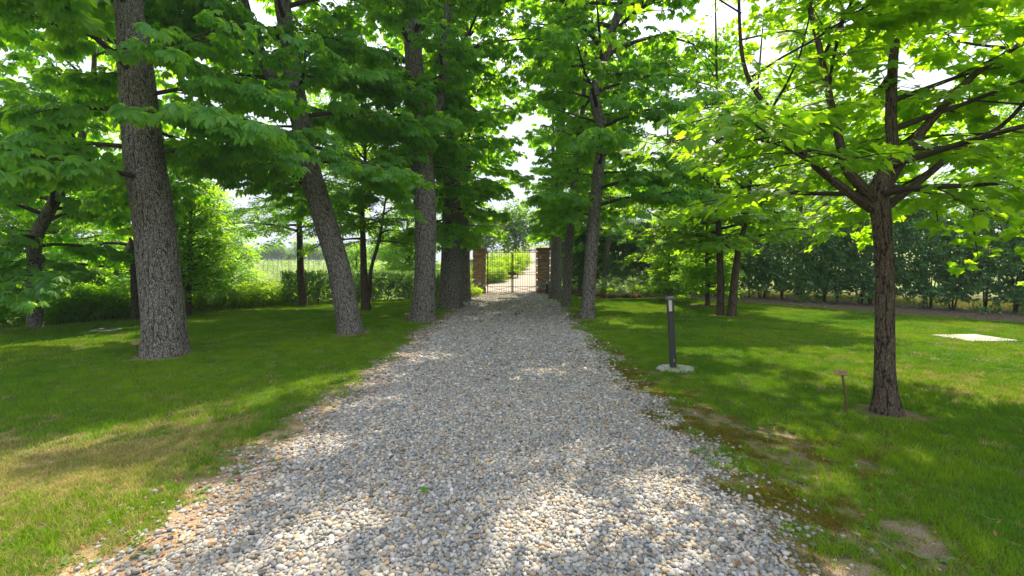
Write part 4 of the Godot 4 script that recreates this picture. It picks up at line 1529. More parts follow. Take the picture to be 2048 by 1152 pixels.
	tree("chestnut_tree", at, "dark trunk squeezed between the gate pillar and the tall straight chestnut", "chestnut trees along the drive", {"kind": "chestnut", "low": 3.4, "high": 11.0, "reach": 2.1, "branches": 26, "flare": 0.15, "droop": 0.4, "detail": 0.5, "shy": [[road_r, 0.75]],
		"spines": [local([[2.2, 0.0, 0.15], [2.2, 2.43, 0.138], [2.2, 5.19, 0.13], [2.2, 8.5, 0.09]], at, [[2.2, 11.0, 0.0, 0.02]])]})
	at = Vector3(4.95, 0, -24.6)
	tree("chestnut_tree", at, "small leaning chestnut growing behind the flower bed", "chestnut trees along the drive", {"kind": "chestnut", "low": 2.6, "high": 11.5, "reach": 3.2, "branches": 44, "flare": 0.15, "droop": 0.45, "detail": 0.5, "thin": [7.0, 0.5],
		"spines": [local([[4.95, 0.0, 0.18], [4.99, 0.4, 0.173], [5.07, 1.87, 0.16], [5.25, 3.2, 0.147], [5.39, 4.53, 0.12]], at, [[5.6, 7.0, 0.0, 0.08], [5.6, 11.5, 0.0, 0.02]])]})

func lawn_trees() -> void:
	var at := Vector3(4.05, 0, -4.92)
	tree("maple_tree", at, "young maple with slim brown trunk and wide bright crown beside wooden tag", "", {"kind": "maple", "bark": "bark_plain", "low": 2.3, "high": 7.6, "reach": 3.1, "branches": 74, "flare": 0.35, "lobes": 4, "rough": 0.05, "droop": 0.36, "el_low": 5.0, "el_high": 60.0, "step": 0.115, "sub_gap": 0.22, "singles": 290, "form": "round", "leaf": 0.8, "thin": [4.4, 0.38], "shy": [[Vector3(-0.5, 0, 0.86), 0.72]],
		"spines": [local([[4.05, 0.0, 0.118], [4.04, 0.19, 0.098], [4.03, 0.46, 0.089], [4.03, 0.95, 0.086], [4.03, 1.49, 0.084], [4.01, 1.87, 0.084], [3.99, 2.14, 0.09], [3.96, 2.35, 0.1]], at, [[4.02, 2.6, 0.0, 0.07], [4.15, 2.84, -0.05, 0.058], [4.18, 3.28, -0.1, 0.052], [4.25, 3.93, -0.15, 0.045], [4.36, 4.6, -0.2, 0.036], [4.4, 5.9, -0.2, 0.024], [4.4, 7.6, -0.2, 0.008]]),
			local([[3.93, 2.28, 0.06], [3.78, 2.45, 0.055], [3.62, 2.63, 0.048], [3.55, 2.9, 0.042], [3.47, 3.25, 0.036], [3.33, 3.93, 0.03], [3.1, 5.0, 0.018]], at, [[3.0, 6.4, 0.1, 0.006]]),
			local([[4.0, 2.36, 0.055], [4.2, 2.7, 0.05], [4.52, 3.15, 0.042], [5.0, 3.66, 0.034], [5.5, 4.0, 0.026], [6.0, 4.5, 0.016]], at, [[6.3, 5.6, -0.2, 0.006]]),
			local([[3.9, 2.2, 0.05], [3.62, 2.4, 0.045], [3.2, 2.75, 0.036], [2.85, 3.2, 0.028], [2.5, 3.8, 0.02]], at, [[2.3, 5.0, 0.3, 0.008]]),
			local([[4.02, 2.2, 0.045], [4.36, 2.47, 0.04], [4.9, 2.9, 0.03], [5.4, 3.2, 0.02]], at, [[5.8, 4.2, 0.5, 0.006]])]})
	at = Vector3(6.67, 0, -14.56)
	tree("maple_tree", at, "upright stem of the twin maples on the lawn, dark bark", "twin maples on the lawn", {"kind": "maple", "bark": "bark_plain", "low": 2.2, "high": 10.5, "reach": 3.3, "branches": 62, "flare": 0.1, "droop": 0.3, "step": 0.15, "sub_gap": 0.24, "detail": 1.0, "leaf": 0.9, "thin": [6.5, 0.3],
		"spines": [local([[6.67, 0.0, 0.115], [6.67, 1.12, 0.104], [6.64, 2.08, 0.096], [6.61, 2.72, 0.088]], at, [[6.6, 4.5, 0.0, 0.06], [6.5, 10.5, 0.0, 0.015]])]})
	at = Vector3(6.9, 0, -14.27)
	tree("maple_tree", at, "slanting stem of the twin maples on the lawn, paler bark", "twin maples on the lawn", {"kind": "maple", "bark": "bark_plain", "low": 2.0, "high": 9.5, "reach": 3.1, "branches": 52, "flare": 0.2, "droop": 0.3, "step": 0.15, "sub_gap": 0.24, "detail": 1.0, "leaf": 0.9, "thin": [6.5, 0.3],
		"spines": [local([[6.9, 0.0, 0.135], [6.95, 0.82, 0.11], [7.06, 1.76, 0.094], [7.16, 2.38, 0.08]], at, [[7.4, 3.6, 0.0, 0.06], [7.9, 9.5, 0.0, 0.015]])]})
	at = Vector3(6.98, 0, -20.22)
	tree("hornbeam_tree", at, "narrow young hornbeam leafy to the ground, standing before the flower bed hedge", "young hornbeams", {"kind": "small", "bark": "bark_plain", "low": 0.35, "high": 2.75, "reach": 0.85, "branches": 56, "form": "column", "el_low": 5.0, "el_high": 55.0, "flare": 0.1, "droop": 0.15, "step": 0.075, "sub_gap": 0.16, "detail": 0.5, "leaf": 1.45, "keep": 1,
		"spines": [local([[6.98, 0.0, 0.05], [6.98, 1.2, 0.045], [6.98, 2.2, 0.03], [6.98, 2.9, 0.01]], at)]})
	at = Vector3(7.72, 0, -17.98)
	tree("hornbeam_tree", at, "bushy young hornbeam beside the twin maples, short bare trunk", "young hornbeams", {"kind": "small", "bark": "bark_plain", "low": 0.55, "high": 4.3, "reach": 1.05, "branches": 76, "form": "column", "el_low": 5.0, "el_high": 55.0, "flare": 0.2, "droop": 0.15, "step": 0.075, "sub_gap": 0.17, "detail": 0.5, "leaf": 1.5, "keep": 1,
		"spines": [local([[7.72, 0.0, 0.085], [7.74, 1.2, 0.069], [7.7, 2.19, 0.055], [7.7, 4.3, 0.012]], at)]})
	# valley side
	at = Vector3(-12.21, 0, -11.65)
	tree("chestnut_tree", at, "flowering chestnut bending to one side at the lawn's far corner", "chestnuts at the lawn edge", {"kind": "chestnut", "low": 1.7, "high": 10.5, "reach": 3.6, "branches": 52, "flare": 0.1, "droop": 0.35, "el_low": 6.0, "blossom": 34, "thin": [4.5, 0.6], "keep": 1,
		"spines": [local([[-12.21, 0.0, 0.154], [-12.21, 1.22, 0.154], [-12.19, 2.24, 0.141], [-11.83, 3.01, 0.128], [-11.47, 3.65, 0.109], [-11.19, 4.29, 0.09]], at, [[-10.9, 6.5, -0.2, 0.06], [-10.9, 10.5, -0.2, 0.015]])]})
	at = Vector3(-14.6, ground_y(-14.6, -16.0), -16.0)
	tree("chestnut_tree", at, "flowering chestnut with slanting trunk down the bank behind the bent one", "chestnuts at the lawn edge", {"kind": "chestnut", "low": 1.2, "high": 11.5, "reach": 3.8, "branches": 46, "flare": 0.1, "droop": 0.55, "blossom": 40, "detail": 0.5, "leaf": 0.95, "thin": [5.0, 0.6],
		"spines": [[Vector4(0, 0, 0, 0.18), Vector4(0.2, 1.5, 0, 0.16), Vector4(0.9, 3.4, 0, 0.14), Vector4(1.6, 5.4, 0, 0.11), Vector4(1.9, 11.5, 0, 0.02)]]})
	at = Vector3(-10.97, 0, -13.24)
	tree("thin_tree", at, "thin half bare tree with forked stem at the lawn edge", "", {"kind": "small", "bark": "bark_plain", "low": 1.9, "high": 5.2, "reach": 1.1, "branches": 15, "flare": 0.25, "droop": 0.1, "step": 0.2, "sub_gap": 0.34, "leaf": 1.2,
		"spines": [local([[-10.97, 0.0, 0.1], [-11.0, 1.16, 0.08], [-11.03, 2.15, 0.073], [-11.17, 2.91, 0.05]], at, [[-11.2, 4.0, 0.0, 0.03], [-11.1, 5.2, 0.0, 0.01]]),
			local([[-11.02, 2.1, 0.05], [-10.85, 2.5, 0.042], [-10.8, 3.4, 0.035]], at, [[-10.7, 4.8, 0.0, 0.01]])]})
	at = Vector3(-10.05, 0, -14.14)
	tree("field_maple", at, "small round field maple at the lawn edge beside thick trunk", "", {"kind": "small", "bark": "bark_plain", "low": 0.7, "high": 4.6, "reach": 1.15, "branches": 80, "flare": 0.15, "droop": 0.2, "step": 0.08, "sub_gap": 0.18, "detail": 0.5, "leaf": 1.6, "el_low": 10.0, "el_high": 65.0, "keep": 1,
		"spines": [local([[-10.05, 0.0, 0.085], [-10.03, 1.13, 0.07], [-10.0, 2.07, 0.055]], at, [[-9.95, 4.6, 0.0, 0.012]])]})
	at = Vector3(-8.04, 0, -17.54)
	tree("linden_tree", at, "slim straight tree whose trunk stands right before the low hedge end", "", {"kind": "small", "bark": "bark_plain", "low": 2.6, "high": 9.0, "reach": 3.3, "branches": 66, "flare": 0.1, "droop": 0.35, "step": 0.13, "sub_gap": 0.24, "leaf": 1.7, "thin": [6.5, 0.4],
		"spines": [local([[-8.04, 0.0, 0.154], [-8.13, 1.02, 0.135], [-8.17, 2.18, 0.116], [-8.21, 3.33, 0.096], [-8.25, 4.11, 0.08]], at, [[-8.3, 9.0, 0.0, 0.015]])]})
	at = Vector3(-5.19, 0, -16.18)
	tree("linden_tree", at, "thin two stemmed tree between leaning chestnut and straight grey chestnut", "", {"kind": "small", "bark": "bark_plain", "low": 2.3, "high": 9.0, "reach": 2.7, "branches": 62, "flare": 0.3, "droop": 0.35, "step": 0.13, "sub_gap": 0.24, "leaf": 1.7, "thin": [6.5, 0.4],
		"spines": [local([[-5.19, 0.0, 0.16], [-5.26, 1.07, 0.124], [-5.3, 2.49, 0.098], [-5.33, 3.91, 0.08], [-5.23, 5.16, 0.06]], at, [[-5.2, 9.0, 0.0, 0.015]]),
			local([[-5.15, 0.15, 0.08], [-5.05, 0.7, 0.07], [-5.0, 1.5, 0.062], [-4.7, 2.6, 0.05]], at, [[-4.4, 4.4, 0.1, 0.015]])]})

func hedges() -> void:
	var o := structure("soil_strip", sheet(steps(1.8, 22.5, 0.3), steps(-28.0, -3.0, 0.3), bank_y, Vector2.ONE, Vector2.ZERO, M.soil))
	hedge("laurel_hedge", "tall loose laurel hedge along the sunny lawn, bare stems at its foot", HEDGE_RIGHT, 3.25, 1.5, "laurel", 580, 0.5, 0.55, 1.5, 0.35)
	hedge("clipped_hedge", "low clipped hedge with sunlit top behind the slim trees", HEDGE_LEFT, 1.22, 0.9, "laurel", 620, 0.08, 0.7, 0.8, 0.1)
	# the planted bed
	var s := Shape.new()
	var rim := []
	for k in 40:
		var a := TAU * k / 40
		var r := 1.0
		var p := Vector2(cos(a) * 2.2, sin(a) * 2.0)
		for q in 6:
			if not in_bed(5.3 + p.x * r, -23.6 + p.y * r):
				r -= 0.03
		rim.append(Vector3(p.x * r, 0, p.y * r))
	for k in 40:
		var a: Vector3 = rim[k]
		var b: Vector3 = rim[(k + 1) % 40]
		s.tri(Vector3(0, 0.14, 0), b * 0.8 + Vector3(0, 0.10, 0), a * 0.8 + Vector3(0, 0.10, 0))
		s.quad(a * 0.8 + Vector3(0, 0.10, 0), b * 0.8 + Vector3(0, 0.10, 0), b + Vector3(0, -0.03, 0), a + Vector3(0, -0.03, 0))
	var bed := structure("mulch_bed", s.mesh(M.mulch))
	bed.position = Vector3(5.3, 0, -23.6)
	var g := "shrubs in the mulch bed"
	for q in [[4.35, -22.6, 0.42, 0.38, "pale", "grey variegated shrub closest to the crooked chestnut in the bed", 170],
			[4.9, -23.1, 0.55, 0.5, "pale", "round silver leaved shrub before the leaning trunk in the bed", 230],
			[5.95, -23.0, 0.6, 0.5, "pale", "wide cream variegated shrub in the middle of the bed", 260],
			[5.25, -22.2, 0.4, 0.27, "pale", "low cream shrub at the front edge of the bed", 150],
			[4.75, -22.1, 0.2, 0.22, "small", "small dark green tuft between the pale shrubs in the bed", 70],
			[6.2, -22.3, 0.3, 0.26, "small", "low bright green plant at the bed front, beside red plants", 100],
			[6.6, -23.4, 0.45, 0.72, "laurel", "upright green shrub at the hornbeam end of the bed", 170],
			[5.4, -24.4, 0.5, 0.95, "laurel", "tall green shrub beside the leaning trunk behind the bed", 200]]:
		shrub("garden_shrub", Vector3(q[0], 0.06, q[1]), q[5], "shrub", g, q[4], Vector3(q[2], q[3], q[2]), q[6], 4)
	for q in [[4.5, -21.85, "patch of dark red plants at the end of bed nearer the drive", 70], [5.85, -21.95, "patch of dark red plants in the middle of bed front", 60]]:
		shrub("red_plant", Vector3(q[0], 0.05, q[1]), q[2], "plant", "red plants in the mulch bed", "red", Vector3(0.32, 0.1, 0.2), q[3], 3)
	# by the left pillar
	shrub("garden_shrub", Vector3(-2.75, 0.0, -23.9), "light green bush between the chestnut trunks and the gate pillar", "shrub", "bushes by the pillar", "bright", Vector3(0.55, 0.85, 0.5), 330, 5)
	shrub("garden_shrub", Vector3(-2.0, 0.0, -23.2), "small round bush at the foot of the gate pillar", "shrub", "bushes by the pillar", "bright", Vector3(0.36, 0.3, 0.36), 170, 4)

func beyond() -> void:
	# bright thicket at the edge of the valley, seen between the trunks
	var k := 0
	for q in [[-9.7, -18.5, 0.9, 0.95], [-10.6, -17.3, 0.9, 0.9], [-11.4, -16.2, 0.8, 0.9], [-10.6, -20.0, 1.1, 0.85], [-12.3, -18.2, 1.1, 0.8], [-12.6, -15.0, 0.8, 0.9], [-9.2, -20.4, 0.8, 0.95]]:
		var where: String = ["touching the low hedge end", "second from the low hedge end", "third from the low hedge end, below the field maple", "tall, behind the others, before the vineyard", "tall, behind the field maple", "between the thin tree and the field maple", "behind the slim straight tree"][k]
		var y := ground_y(q[0], q[1])
		shrub("bright_bush", Vector3(q[0], y, q[1]), "yellow green bush on the bank, " + where, "bush", "yellow green bushes on the bank", "bright", Vector3(q[2], (q[3] - y) / 1.95, q[2]), 520, 6, 1.5)
		k += 1
	k = 0
	for q in [[-14.3, -11.2, 1.2, 1.2], [-13.2, -13.2, 1.1, 1.1], [-15.6, -13.6, 1.4, 1.7], [-13.6, -15.8, 1.2, 1.4], [-17.0, -11.0, 1.6, 1.9], [-12.4, -13.6, 0.8, 0.8]]:
		var where: String = ["at the frame edge, under the bent chestnut", "beside the bent chestnut's trunk", "behind the bent chestnut", "under the slanting chestnut", "tall one down the bank at the frame edge", "beside the thin forked tree"][k]
		var y := ground_y(q[0], q[1])
		shrub("green_bush", Vector3(q[0], y, q[1]), "dense green bush on the bank, " + where, "bush", "green bushes on the bank", "small", Vector3(q[2], (q[3] * 1.3 - y) / 1.95, q[2]), 700, 6, 1.6)
		k += 1
	# trees behind
	var spots := [[-19.0, -19.0, 11.5, "leafy tree down the slope behind the slanting chestnut"], [-22.0, -13.5, 12.0, "broad leafy tree far down the slope at the frame edge"], [-15.5, -24.0, 8.0, "low leafy tree on the slope behind the thin forked tree"],
		[9.5, -27.6, 13.0, "leafy tree behind the laurel hedge beyond the young hornbeams"], [13.8, -22.0, 13.5, "tall leafy tree behind the laurel hedge, rising over the twin maples"], [18.5, -15.0, 12.5, "tall leafy tree behind the laurel hedge at the frame edge, beyond the young maple"], [4.4, -29.5, 10.0, "leafy tree behind the gate hedge beside the lane"], [-6.2, -27.5, 7.5, "leafy tree behind the low hedge, beyond the grey chestnut"], [-9.5, -28.0, 5.0, "small leafy tree behind the low hedge, above the vineyard"]]
	for q in spots:
		var at := Vector3(q[0], ground_y(q[0], q[1]), q[1])
		var h: float = q[2]
		tree("leafy_tree", at, q[3], "leafy trees around the garden", {"kind": "small", "bark": "bark_plain", "low": h * 0.16, "high": h, "reach": h * 0.33, "branches": 74, "flare": 0.1, "droop": 0.22, "el_low": 26.0, "el_high": 72.0, "step": 0.15, "sub_gap": 0.26, "detail": 0.5, "leaf": 2.2, "thin": [h * 0.6, 0.5],
			"spines": [[Vector4(0, 0, 0, 0.16), Vector4(0.1, h * 0.3, 0, 0.13), Vector4(-0.1, h * 0.6, 0.1, 0.08), Vector4(0, h, 0, 0.015)]]})
	# the lane beyond the gate
	var s := Shape.new()
	var line := [[-26.3, -1.9, 2.4], [-28.0, -2.0, 2.6], [-31.0, -1.2, 2.9], [-35.0, 0.1, 3.2], [-40.0, 1.0, 3.8], [-46.0, 1.6, 4.6], [-54.0, 2.1, 5.4], [-64.0, 2.5, 6.2], [-80.0, 3.5, 8.0]]
	for j in line.size() - 1:
		for i in 8:
			var p := []
			for c in [[j, i], [j, i + 1], [j + 1, i + 1], [j + 1, i]]:
				var row: Array = line[c[0]]
				var x := lerpf(row[1], row[2], c[1] / 8.0)
				p.append(Vector3(x, ground_y(x, row[0]) + 0.05, row[0]))
			s.quad(p[0], p[3], p[2], p[1])
	structure("lane", s.mesh(M.lane_chalk))
	k = 0
	for q in [[-1.3, -31.5, 0.8, 0.55], [-0.5, -34.0, 0.9, 0.7], [0.15, -37.0, 0.9, 0.85], [-1.5, -36.5, 1.1, 0.9], [0.75, -40.5, 0.8, 0.8]]:
		shrub("bright_bush", Vector3(q[0], ground_y(q[0], q[1]), q[1]), "yellow green bush seen through the gate, " + ["lowest, by the pillar", "before the letter box", "beside the letter box", "behind the lowest one", "last, at the bend of the lane"][k], "bush", "bushes beyond the gate", "bright", Vector3(q[2], q[3], q[2]), 420, 4, 1.6)
		k += 1
	var o := base("letter_box", Vector3(0.42, ground_y(0.42, -34.2), -34.2), "grey letter box on a post beyond the gate bars", "letter box")
	box_part(o, "post", Vector3(0, 0.35, 0), Vector3(0.07, 0.9, 0.07), "dark_steel")
	box_part(o, "housing", Vector3(0, 0.95, 0), Vector3(0.26, 0.42, 0.2), "grey_plastic", 0.02)
	box_part(o, "flap", Vector3(0, 1.05, 0.105), Vector3(0.2, 0.06, 0.012), "dark_steel", 0.003)
	# meadow grass over the near slopes
	rng.seed = 31
	var tufts := tuft(60, 0.3, 0.16, 0.014)
	var places := []
	var tints := PackedColorArray()
	for q in 2600:
		var x := rng.randf_range(-9.0, 9.0)
		var z := rng.randf_range(-27.2, -60.0)
		var on := false
		for j in line.size() - 1:
			if z <= line[j][0] and z > line[j + 1][0]:
				var t: float = (z - line[j][0]) / (line[j + 1][0] - line[j][0])
				on = x > lerpf(line[j][1], line[j + 1][1], t) - 0.1 and x < lerpf(line[j][2], line[j + 1][2], t) + 0.1
		if on:
			continue
		places.append(Transform3D(Basis(Vector3.UP, rng.randf() * TAU).scaled(Vector3.ONE * rng.randf_range(0.8, 1.6)), Vector3(x, ground_y(x, z), z)))
		tints.append(Color(0.10, 0.16, 0.025).lerp(Color(0.18, 0.2, 0.05), rng.randf()))
	for q in 2600:
		var x := rng.randf_range(-26.0, -6.0)
		var z := rng.randf_range(-6.0, -34.0)
		var sd := seg_side(x, z)
		if sd < 0.3 or sd > 9.0:
			continue
		places.append(Transform3D(Basis(Vector3.UP, rng.randf() * TAU).scaled(Vector3.ONE * rng.randf_range(0.8, 2.0)), Vector3(x, ground_y(x, z), z)))
		tints.append(Color(0.10, 0.17, 0.02).lerp(Color(0.2, 0.22, 0.05), rng.randf()))
	for q in 1500:
		# behind the laurel hedge
		var j := 1 + rng.randi() % 3
		var a: Vector2 = HEDGE_RIGHT[j]
		var b: Vector2 = HEDGE_RIGHT[j + 1]
		var p := a.lerp(b, rng.randf()) + Vector2(0.84, -0.54) * rng.randf_range(1.6, 6.0)
		places.append(Transform3D(Basis(Vector3.UP, rng.randf() * TAU).scaled(Vector3.ONE * rng.randf_range(0.8, 1.5)), Vector3(p.x, lawn_y(p.x, p.y), p.y)))
		tints.append(Color(0.14, 0.18, 0.03).lerp(Color(0.25, 0.22, 0.07), rng.randf()))
	var d := scatter(self, "meadow_grass", tufts, places, tints)
	tag(d, "long meadow grass on the slopes outside the garden", "grass")
	vineyard()
	far_wood()

func vineyard() -> void:
	rng.seed = 41
	var kinds := []
	for k in 2:
		var s := Shape.new()
		for q in 46:
			var t := Transform3D(Basis.from_euler(Vector3(rng.randf_range(-0.8, 0.8), rng.randf() * TAU, rng.randf_range(-0.6, 0.6))), Vector3(rng.randf_range(-0.6, 0.6), rng.randf_range(0.45, 1.15), rng.randf_range(-0.2, 0.2)))
			blade_leaf(s, t, rng.randf_range(0.14, 0.22), rng.randf_range(0.12, 0.18), 0.5)
		kinds.append(s.mesh(M["bright_leaf_a"] if k == 0 else M["wood_leaf_b"]))
	var post := Shape.new()
	post.box(Vector3(0, 0.9, 0), Vector3(0.07, 1.9, 0.07))
	var pm := post.mesh(M.post_wood)
	for row in 26:
		var z := -40.0 - row * 3.0
		var x0 := z * 0.78
		var x1 := z * 0.2
		vine_row(Vector3(x0, 0, z), Vector3(x1, 0, z - 2.5), kinds, pm, "row of young vines across the valley slope beyond the low hedge", "vine rows on the valley slope")
	for row in 9:
		var z := -62.0 - row * 4.5
		vine_row(Vector3(10.0 + row * 0.6, 0, z), Vector3(34.0 + row * 2.0, 0, z - 2.0), kinds, pm, "row of young vines on the hill over the laurel hedge", "vine rows on the hill")

func vine_row(a: Vector3, b: Vector3, kinds: Array, post: Mesh, label: String, group: String) -> void:
	var mid := (a + b) / 2
	mid.y = ground_y(mid.x, mid.z)
	var o := base("vine_row", mid, label, "vines", group)
	var n := int(a.distance_to(b) / 1.15)
	var places := [[], []]
	var posts := []
	for k in n:
		var p := a.lerp(b, (k + rng.randf() * 0.6) / n)
		p.y = ground_y(p.x, p.z)
		var t := Transform3D(Basis(Vector3.UP, rng.randf_range(-0.3, 0.3)).scaled(Vector3.ONE * rng.randf_range(0.7, 1.2)), p - mid)
		if rng.randf() < 0.9:
			places[rng.randi() % 2].append(t)
		if k % 5 == 0:
			posts.append(Transform3D(Basis.IDENTITY, p - mid))
	for k in 2:
		scatter(o, "foliage", kinds[k], places[k])
	scatter(o, "post", post, posts)

func far_wood() -> void:
	rng.seed = 51
	var protos := []
	for v in 3:
		var t := Shape.new()
		t.tube(PackedVector3Array([Vector3(0, -0.3, 0), Vector3(0.1, 1.6, 0), Vector3(0, 4.0, 0)]), PackedFloat32Array([0.2, 0.15, 0.05]), 8)
		var s := [Shape.new(), Shape.new()]
		for k in 2600:
			var u := Vector3(rng.randfn(), rng.randfn(), rng.randfn()).normalized()
			var r := pow(rng.randf(), 0.4) * (1.0 + 0.5 * wave.get_noise_3d(u.x * 110.0 + v * 90.0, u.y * 110.0, u.z * 110.0))
			var p := Vector3(u.x * 2.3, u.y * 2.5, u.z * 2.3) * r + Vector3(0, 3.3, 0)
			if p.y < 0.3: continue
			blade_leaf(s[k % 2], Transform3D(Basis.from_euler(Vector3(rng.randf_range(-0.7, 0.7), rng.randf() * TAU, rng.randf_range(-0.7, 0.7))), p), rng.randf_range(0.25, 0.45), rng.randf_range(0.2, 0.32), 0.5)
		var m := ArrayMesh.new()
		for k in 2:
			m.add_surface_from_arrays(Mesh.PRIMITIVE_TRIANGLES, s[k].arrays())
			m.surface_set_material(k, M[["wood_leaf_a", "wood_leaf_b"][k]])
		protos.append([t.mesh(M.twig), m])
	var list := []
	for k in 30:
		var a := lerpf(-0.86, -0.19, (k + 0.5) / 30.0)
		var z := -rng.randf_range(118.0, 132.0)
		list.append([a * -z, z, rng.randf_range(0.75, 1.2), "hazy tree in the wood line above the valley vineyard", "wood line above the valley"])
	for k in 16:
		var a := lerpf(0.11, 0.75, (k + 0.5) / 16.0)
		var z := -rng.randf_range(100.0, 118.0)
		list.append([a * -z, z, rng.randf_range(0.8, 1.3), "hazy tree in the wood line on the hill beyond the hedge", "wood line on the hill"])
	list.append([0.4, -50.0, 1.25, "large round tree standing behind the gate, above the bushes", ""])
	list.append([-3.4, -60.0, 1.2, "round tree beyond the gate, left of the large round one", ""])
	list.append([6.4, -75.0, 1.3, "round tree far beyond the gate at the lane's top", ""])
	for q in list:
		var o := base("distant_tree", Vector3(q[0], ground_y(q[0], q[1]), q[1]), q[3], "tree", q[4])
		o.rotation.y = rng.randf() * TAU
		var p: Array = protos[rng.randi() % 3]
		o.scale = Vector3.ONE * q[2] * rng.randf_range(0.9, 1.1)
		part(o, "trunk", p[0])
		part(o, "crown", p[1])

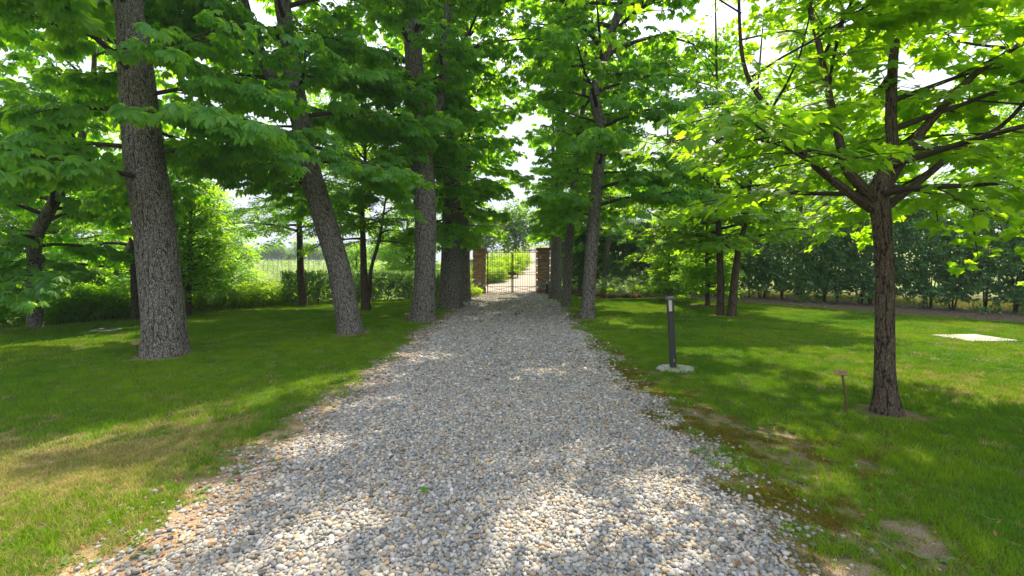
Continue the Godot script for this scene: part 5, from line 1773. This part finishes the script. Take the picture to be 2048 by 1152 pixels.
# ------------------------------------------------------------------ the scene
func _ready() -> void:
	var cam := Camera3D.new()
	cam.name = "camera"
	add_child(cam)
	cam.position = EYE
	cam.set_frustum(2.0 * 0.05 * 576.0 / 910.0, Vector2(0, -0.05 * 46.0 / 910.0), 0.05, 900.0)
	cam.current = true
	var env := Environment.new()
	env.background_mode = Environment.BG_SKY
	var sky := Sky.new()
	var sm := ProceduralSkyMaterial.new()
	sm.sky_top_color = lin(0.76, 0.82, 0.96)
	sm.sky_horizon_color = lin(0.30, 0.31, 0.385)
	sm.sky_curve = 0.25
	sm.ground_horizon_color = lin(0.35, 0.36, 0.34)
	sm.ground_bottom_color = lin(0.15, 0.16, 0.10)
	sm.sun_angle_max = 60.0
	sm.sun_curve = 0.12
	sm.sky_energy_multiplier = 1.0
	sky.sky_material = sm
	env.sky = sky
	env.tonemap_mode = Environment.TONE_MAPPER_LINEAR
	env.tonemap_exposure = 2.5
	env.sdfgi_enabled = true
	env.ssao_enabled = true
	env.ssil_enabled = true
	env.fog_enabled = true
	env.fog_density = 0.0007
	env.fog_light_color = Color(0.85, 0.89, 0.95)
	var we := WorldEnvironment.new()
	we.name = "environment"
	we.environment = env
	add_child(we)
	var az := deg_to_rad(SUN_AZ)
	var el := deg_to_rad(SUN_EL)
	to_sun = Vector3(sin(az) * cos(el), sin(el), -cos(az) * cos(el))
	var sun := DirectionalLight3D.new()
	sun.name = "sun"
	sun.light_energy = 1.6
	sun.light_color = Color(1.0, 0.94, 0.83)
	sun.light_angular_distance = 0.6
	sun.shadow_enabled = true
	add_child(sun)
	sun.look_at_from_position(to_sun * 50.0, Vector3.ZERO)

	wave.noise_type = FastNoiseLite.TYPE_SIMPLEX_SMOOTH
	wave.frequency = 0.02
	wave.fractal_octaves = 2
	fine.noise_type = FastNoiseLite.TYPE_SIMPLEX
	fine.frequency = 0.02
	fine.fractal_octaves = 3
	clear = [
		[-3.5, -2.7, 1.75, 0.85, 0.0], [-3.2, -5.3, 2.3, 0.42, -1.0],
		[-1.5, -7.9, 0.65, 0.61, 0.0], [-1.55, -5.16, 0.36, 0.22, 0.0], [-1.8, -4.05, 0.42, 0.24, 0.3], [0.55, -6.6, 0.52, 0.38, 0.0], [-0.75, -7.3, 0.33, 0.24, 0.0],
		[0.55, -3.8, 0.2, 0.14, 0.0], [1.06, -3.15, 0.36, 0.28, 0.4], [-0.05, -2.6, 0.3, 0.16, 0.2], [0.78, -2.72, 0.2, 0.14, 0.0], [-1.6, -2.55, 0.35, 0.2, 0.0], [-0.9, -2.8, 0.16, 0.1, 0.0], [1.15, -5.9, 0.2, 0.15, 0.0], [0.0, -9.5, 0.5, 0.3, 0.0],
		[8.2, -7.2, 4.8, 1.75, 0.1], [11.0, -10.5, 3.4, 2.6, 0.0], [10.2, -15.6, 4.2, 1.3, -0.95], [5.6, -18.3, 3.2, 1.5, 0.0], [3.2, -6.2, 0.7, 0.5, 0.0], [3.6, -8.3, 0.8, 0.5, 0.0], [3.3, -11.5, 0.7, 0.4, 0.0],
		[-10.5, -9.8, 3.2, 0.6, 0.1], [-8.2, -8.7, 0.6, 0.25, 0.0], [-4.0, -13.9, 1.0, 0.25, 0.0], [-7.2, -16.6, 2.6, 0.5, -0.3], [-9.6, -13.3, 2.0, 0.4, 0.5], [-12.0, -17.8, 2.7, 2.0, 0.0], [-13.5, -13.0, 1.2, 2.0, 0.0], [0.0, -33.0, 4.0, 8.0, 0.0], [-6.8, -19.8, 3.6, 1.7, -0.6], [5.3, -21.8, 2.2, 0.8, 0.0], [7.0, -18.8, 1.9, 2.0, 0.0], [7.2, -16.8, 1.4, 1.2, 0.0], [-10.5, -12.5, 1.4, 1.4, 0.0], [-12.6, -10.6, 1.9, 1.5, 0.0]]
	materials()
	leaves()
	print("materials ", Time.get_ticks_msec())
	structure("terrain", sheet(terrain_lines(-330.0, 330.0), terrain_lines(-330.0, 60.0), terrain_y, Vector2.ONE, Vector2.ZERO, M.meadow))
	var lm := flat("lawn_soil", Color.WHITE, 0.95, 0.3)
	lm.albedo_texture = lawn_texture()
	var grit := NoiseTexture2D.new()
	grit.width = 512
	grit.height = 512
	grit.seamless = true
	grit.noise = noise(0.09, FastNoiseLite.TYPE_SIMPLEX, 4, 14)
	grit.color_ramp = ramp([[0.0, 0.25, 0.22, 0.18], [0.45, 0.75, 0.72, 0.68], [0.62, 1.0, 0.97, 0.92], [0.8, 1.0, 1.0, 1.0]])
	lm.detail_enabled = true
	lm.detail_albedo = grit
	lm.detail_blend_mode = BaseMaterial3D.BLEND_MODE_MUL
	lm.detail_uv_layer = BaseMaterial3D.DETAIL_UV_2
	structure("lawn", sheet(steps(-14.0, 23.0, 0.25), steps(-27.0, 9.0, 0.25), lawn_y, Vector2(1.0 / 37.0, 1.0 / 36.0), Vector2(-14.0, -27.0), lm))
	M.gravel = gravel_material()
	print("ground ", Time.get_ticks_msec())
	drive()
	print("drive ", Time.get_ticks_msec())
	gate()
	avenue()
	lawn_trees()
	print("trees ", Time.get_ticks_msec())
	hedges()
	beyond()
	print("beyond ", Time.get_ticks_msec())
	bollard()
	tree_tag(Vector3(3.59, 0, -4.87), "small wooden tag on thin leaning stake beside the young maple", 0.44, 0.13, 0.0)
	tree_tag(Vector3(-2.88, 0, -12.55), "small wooden tag at the roots of the grey chestnut by drive", 0.24, 0.03, 0.1)
	tree_tag(Vector3(-6.5, 0, -7.9), "small wooden tag on stake against the thick flecked chestnut trunk", 0.23, 0.1, 0.1)
	slabs()
	grass()
	small_growth()
	print("grass ", Time.get_ticks_msec())
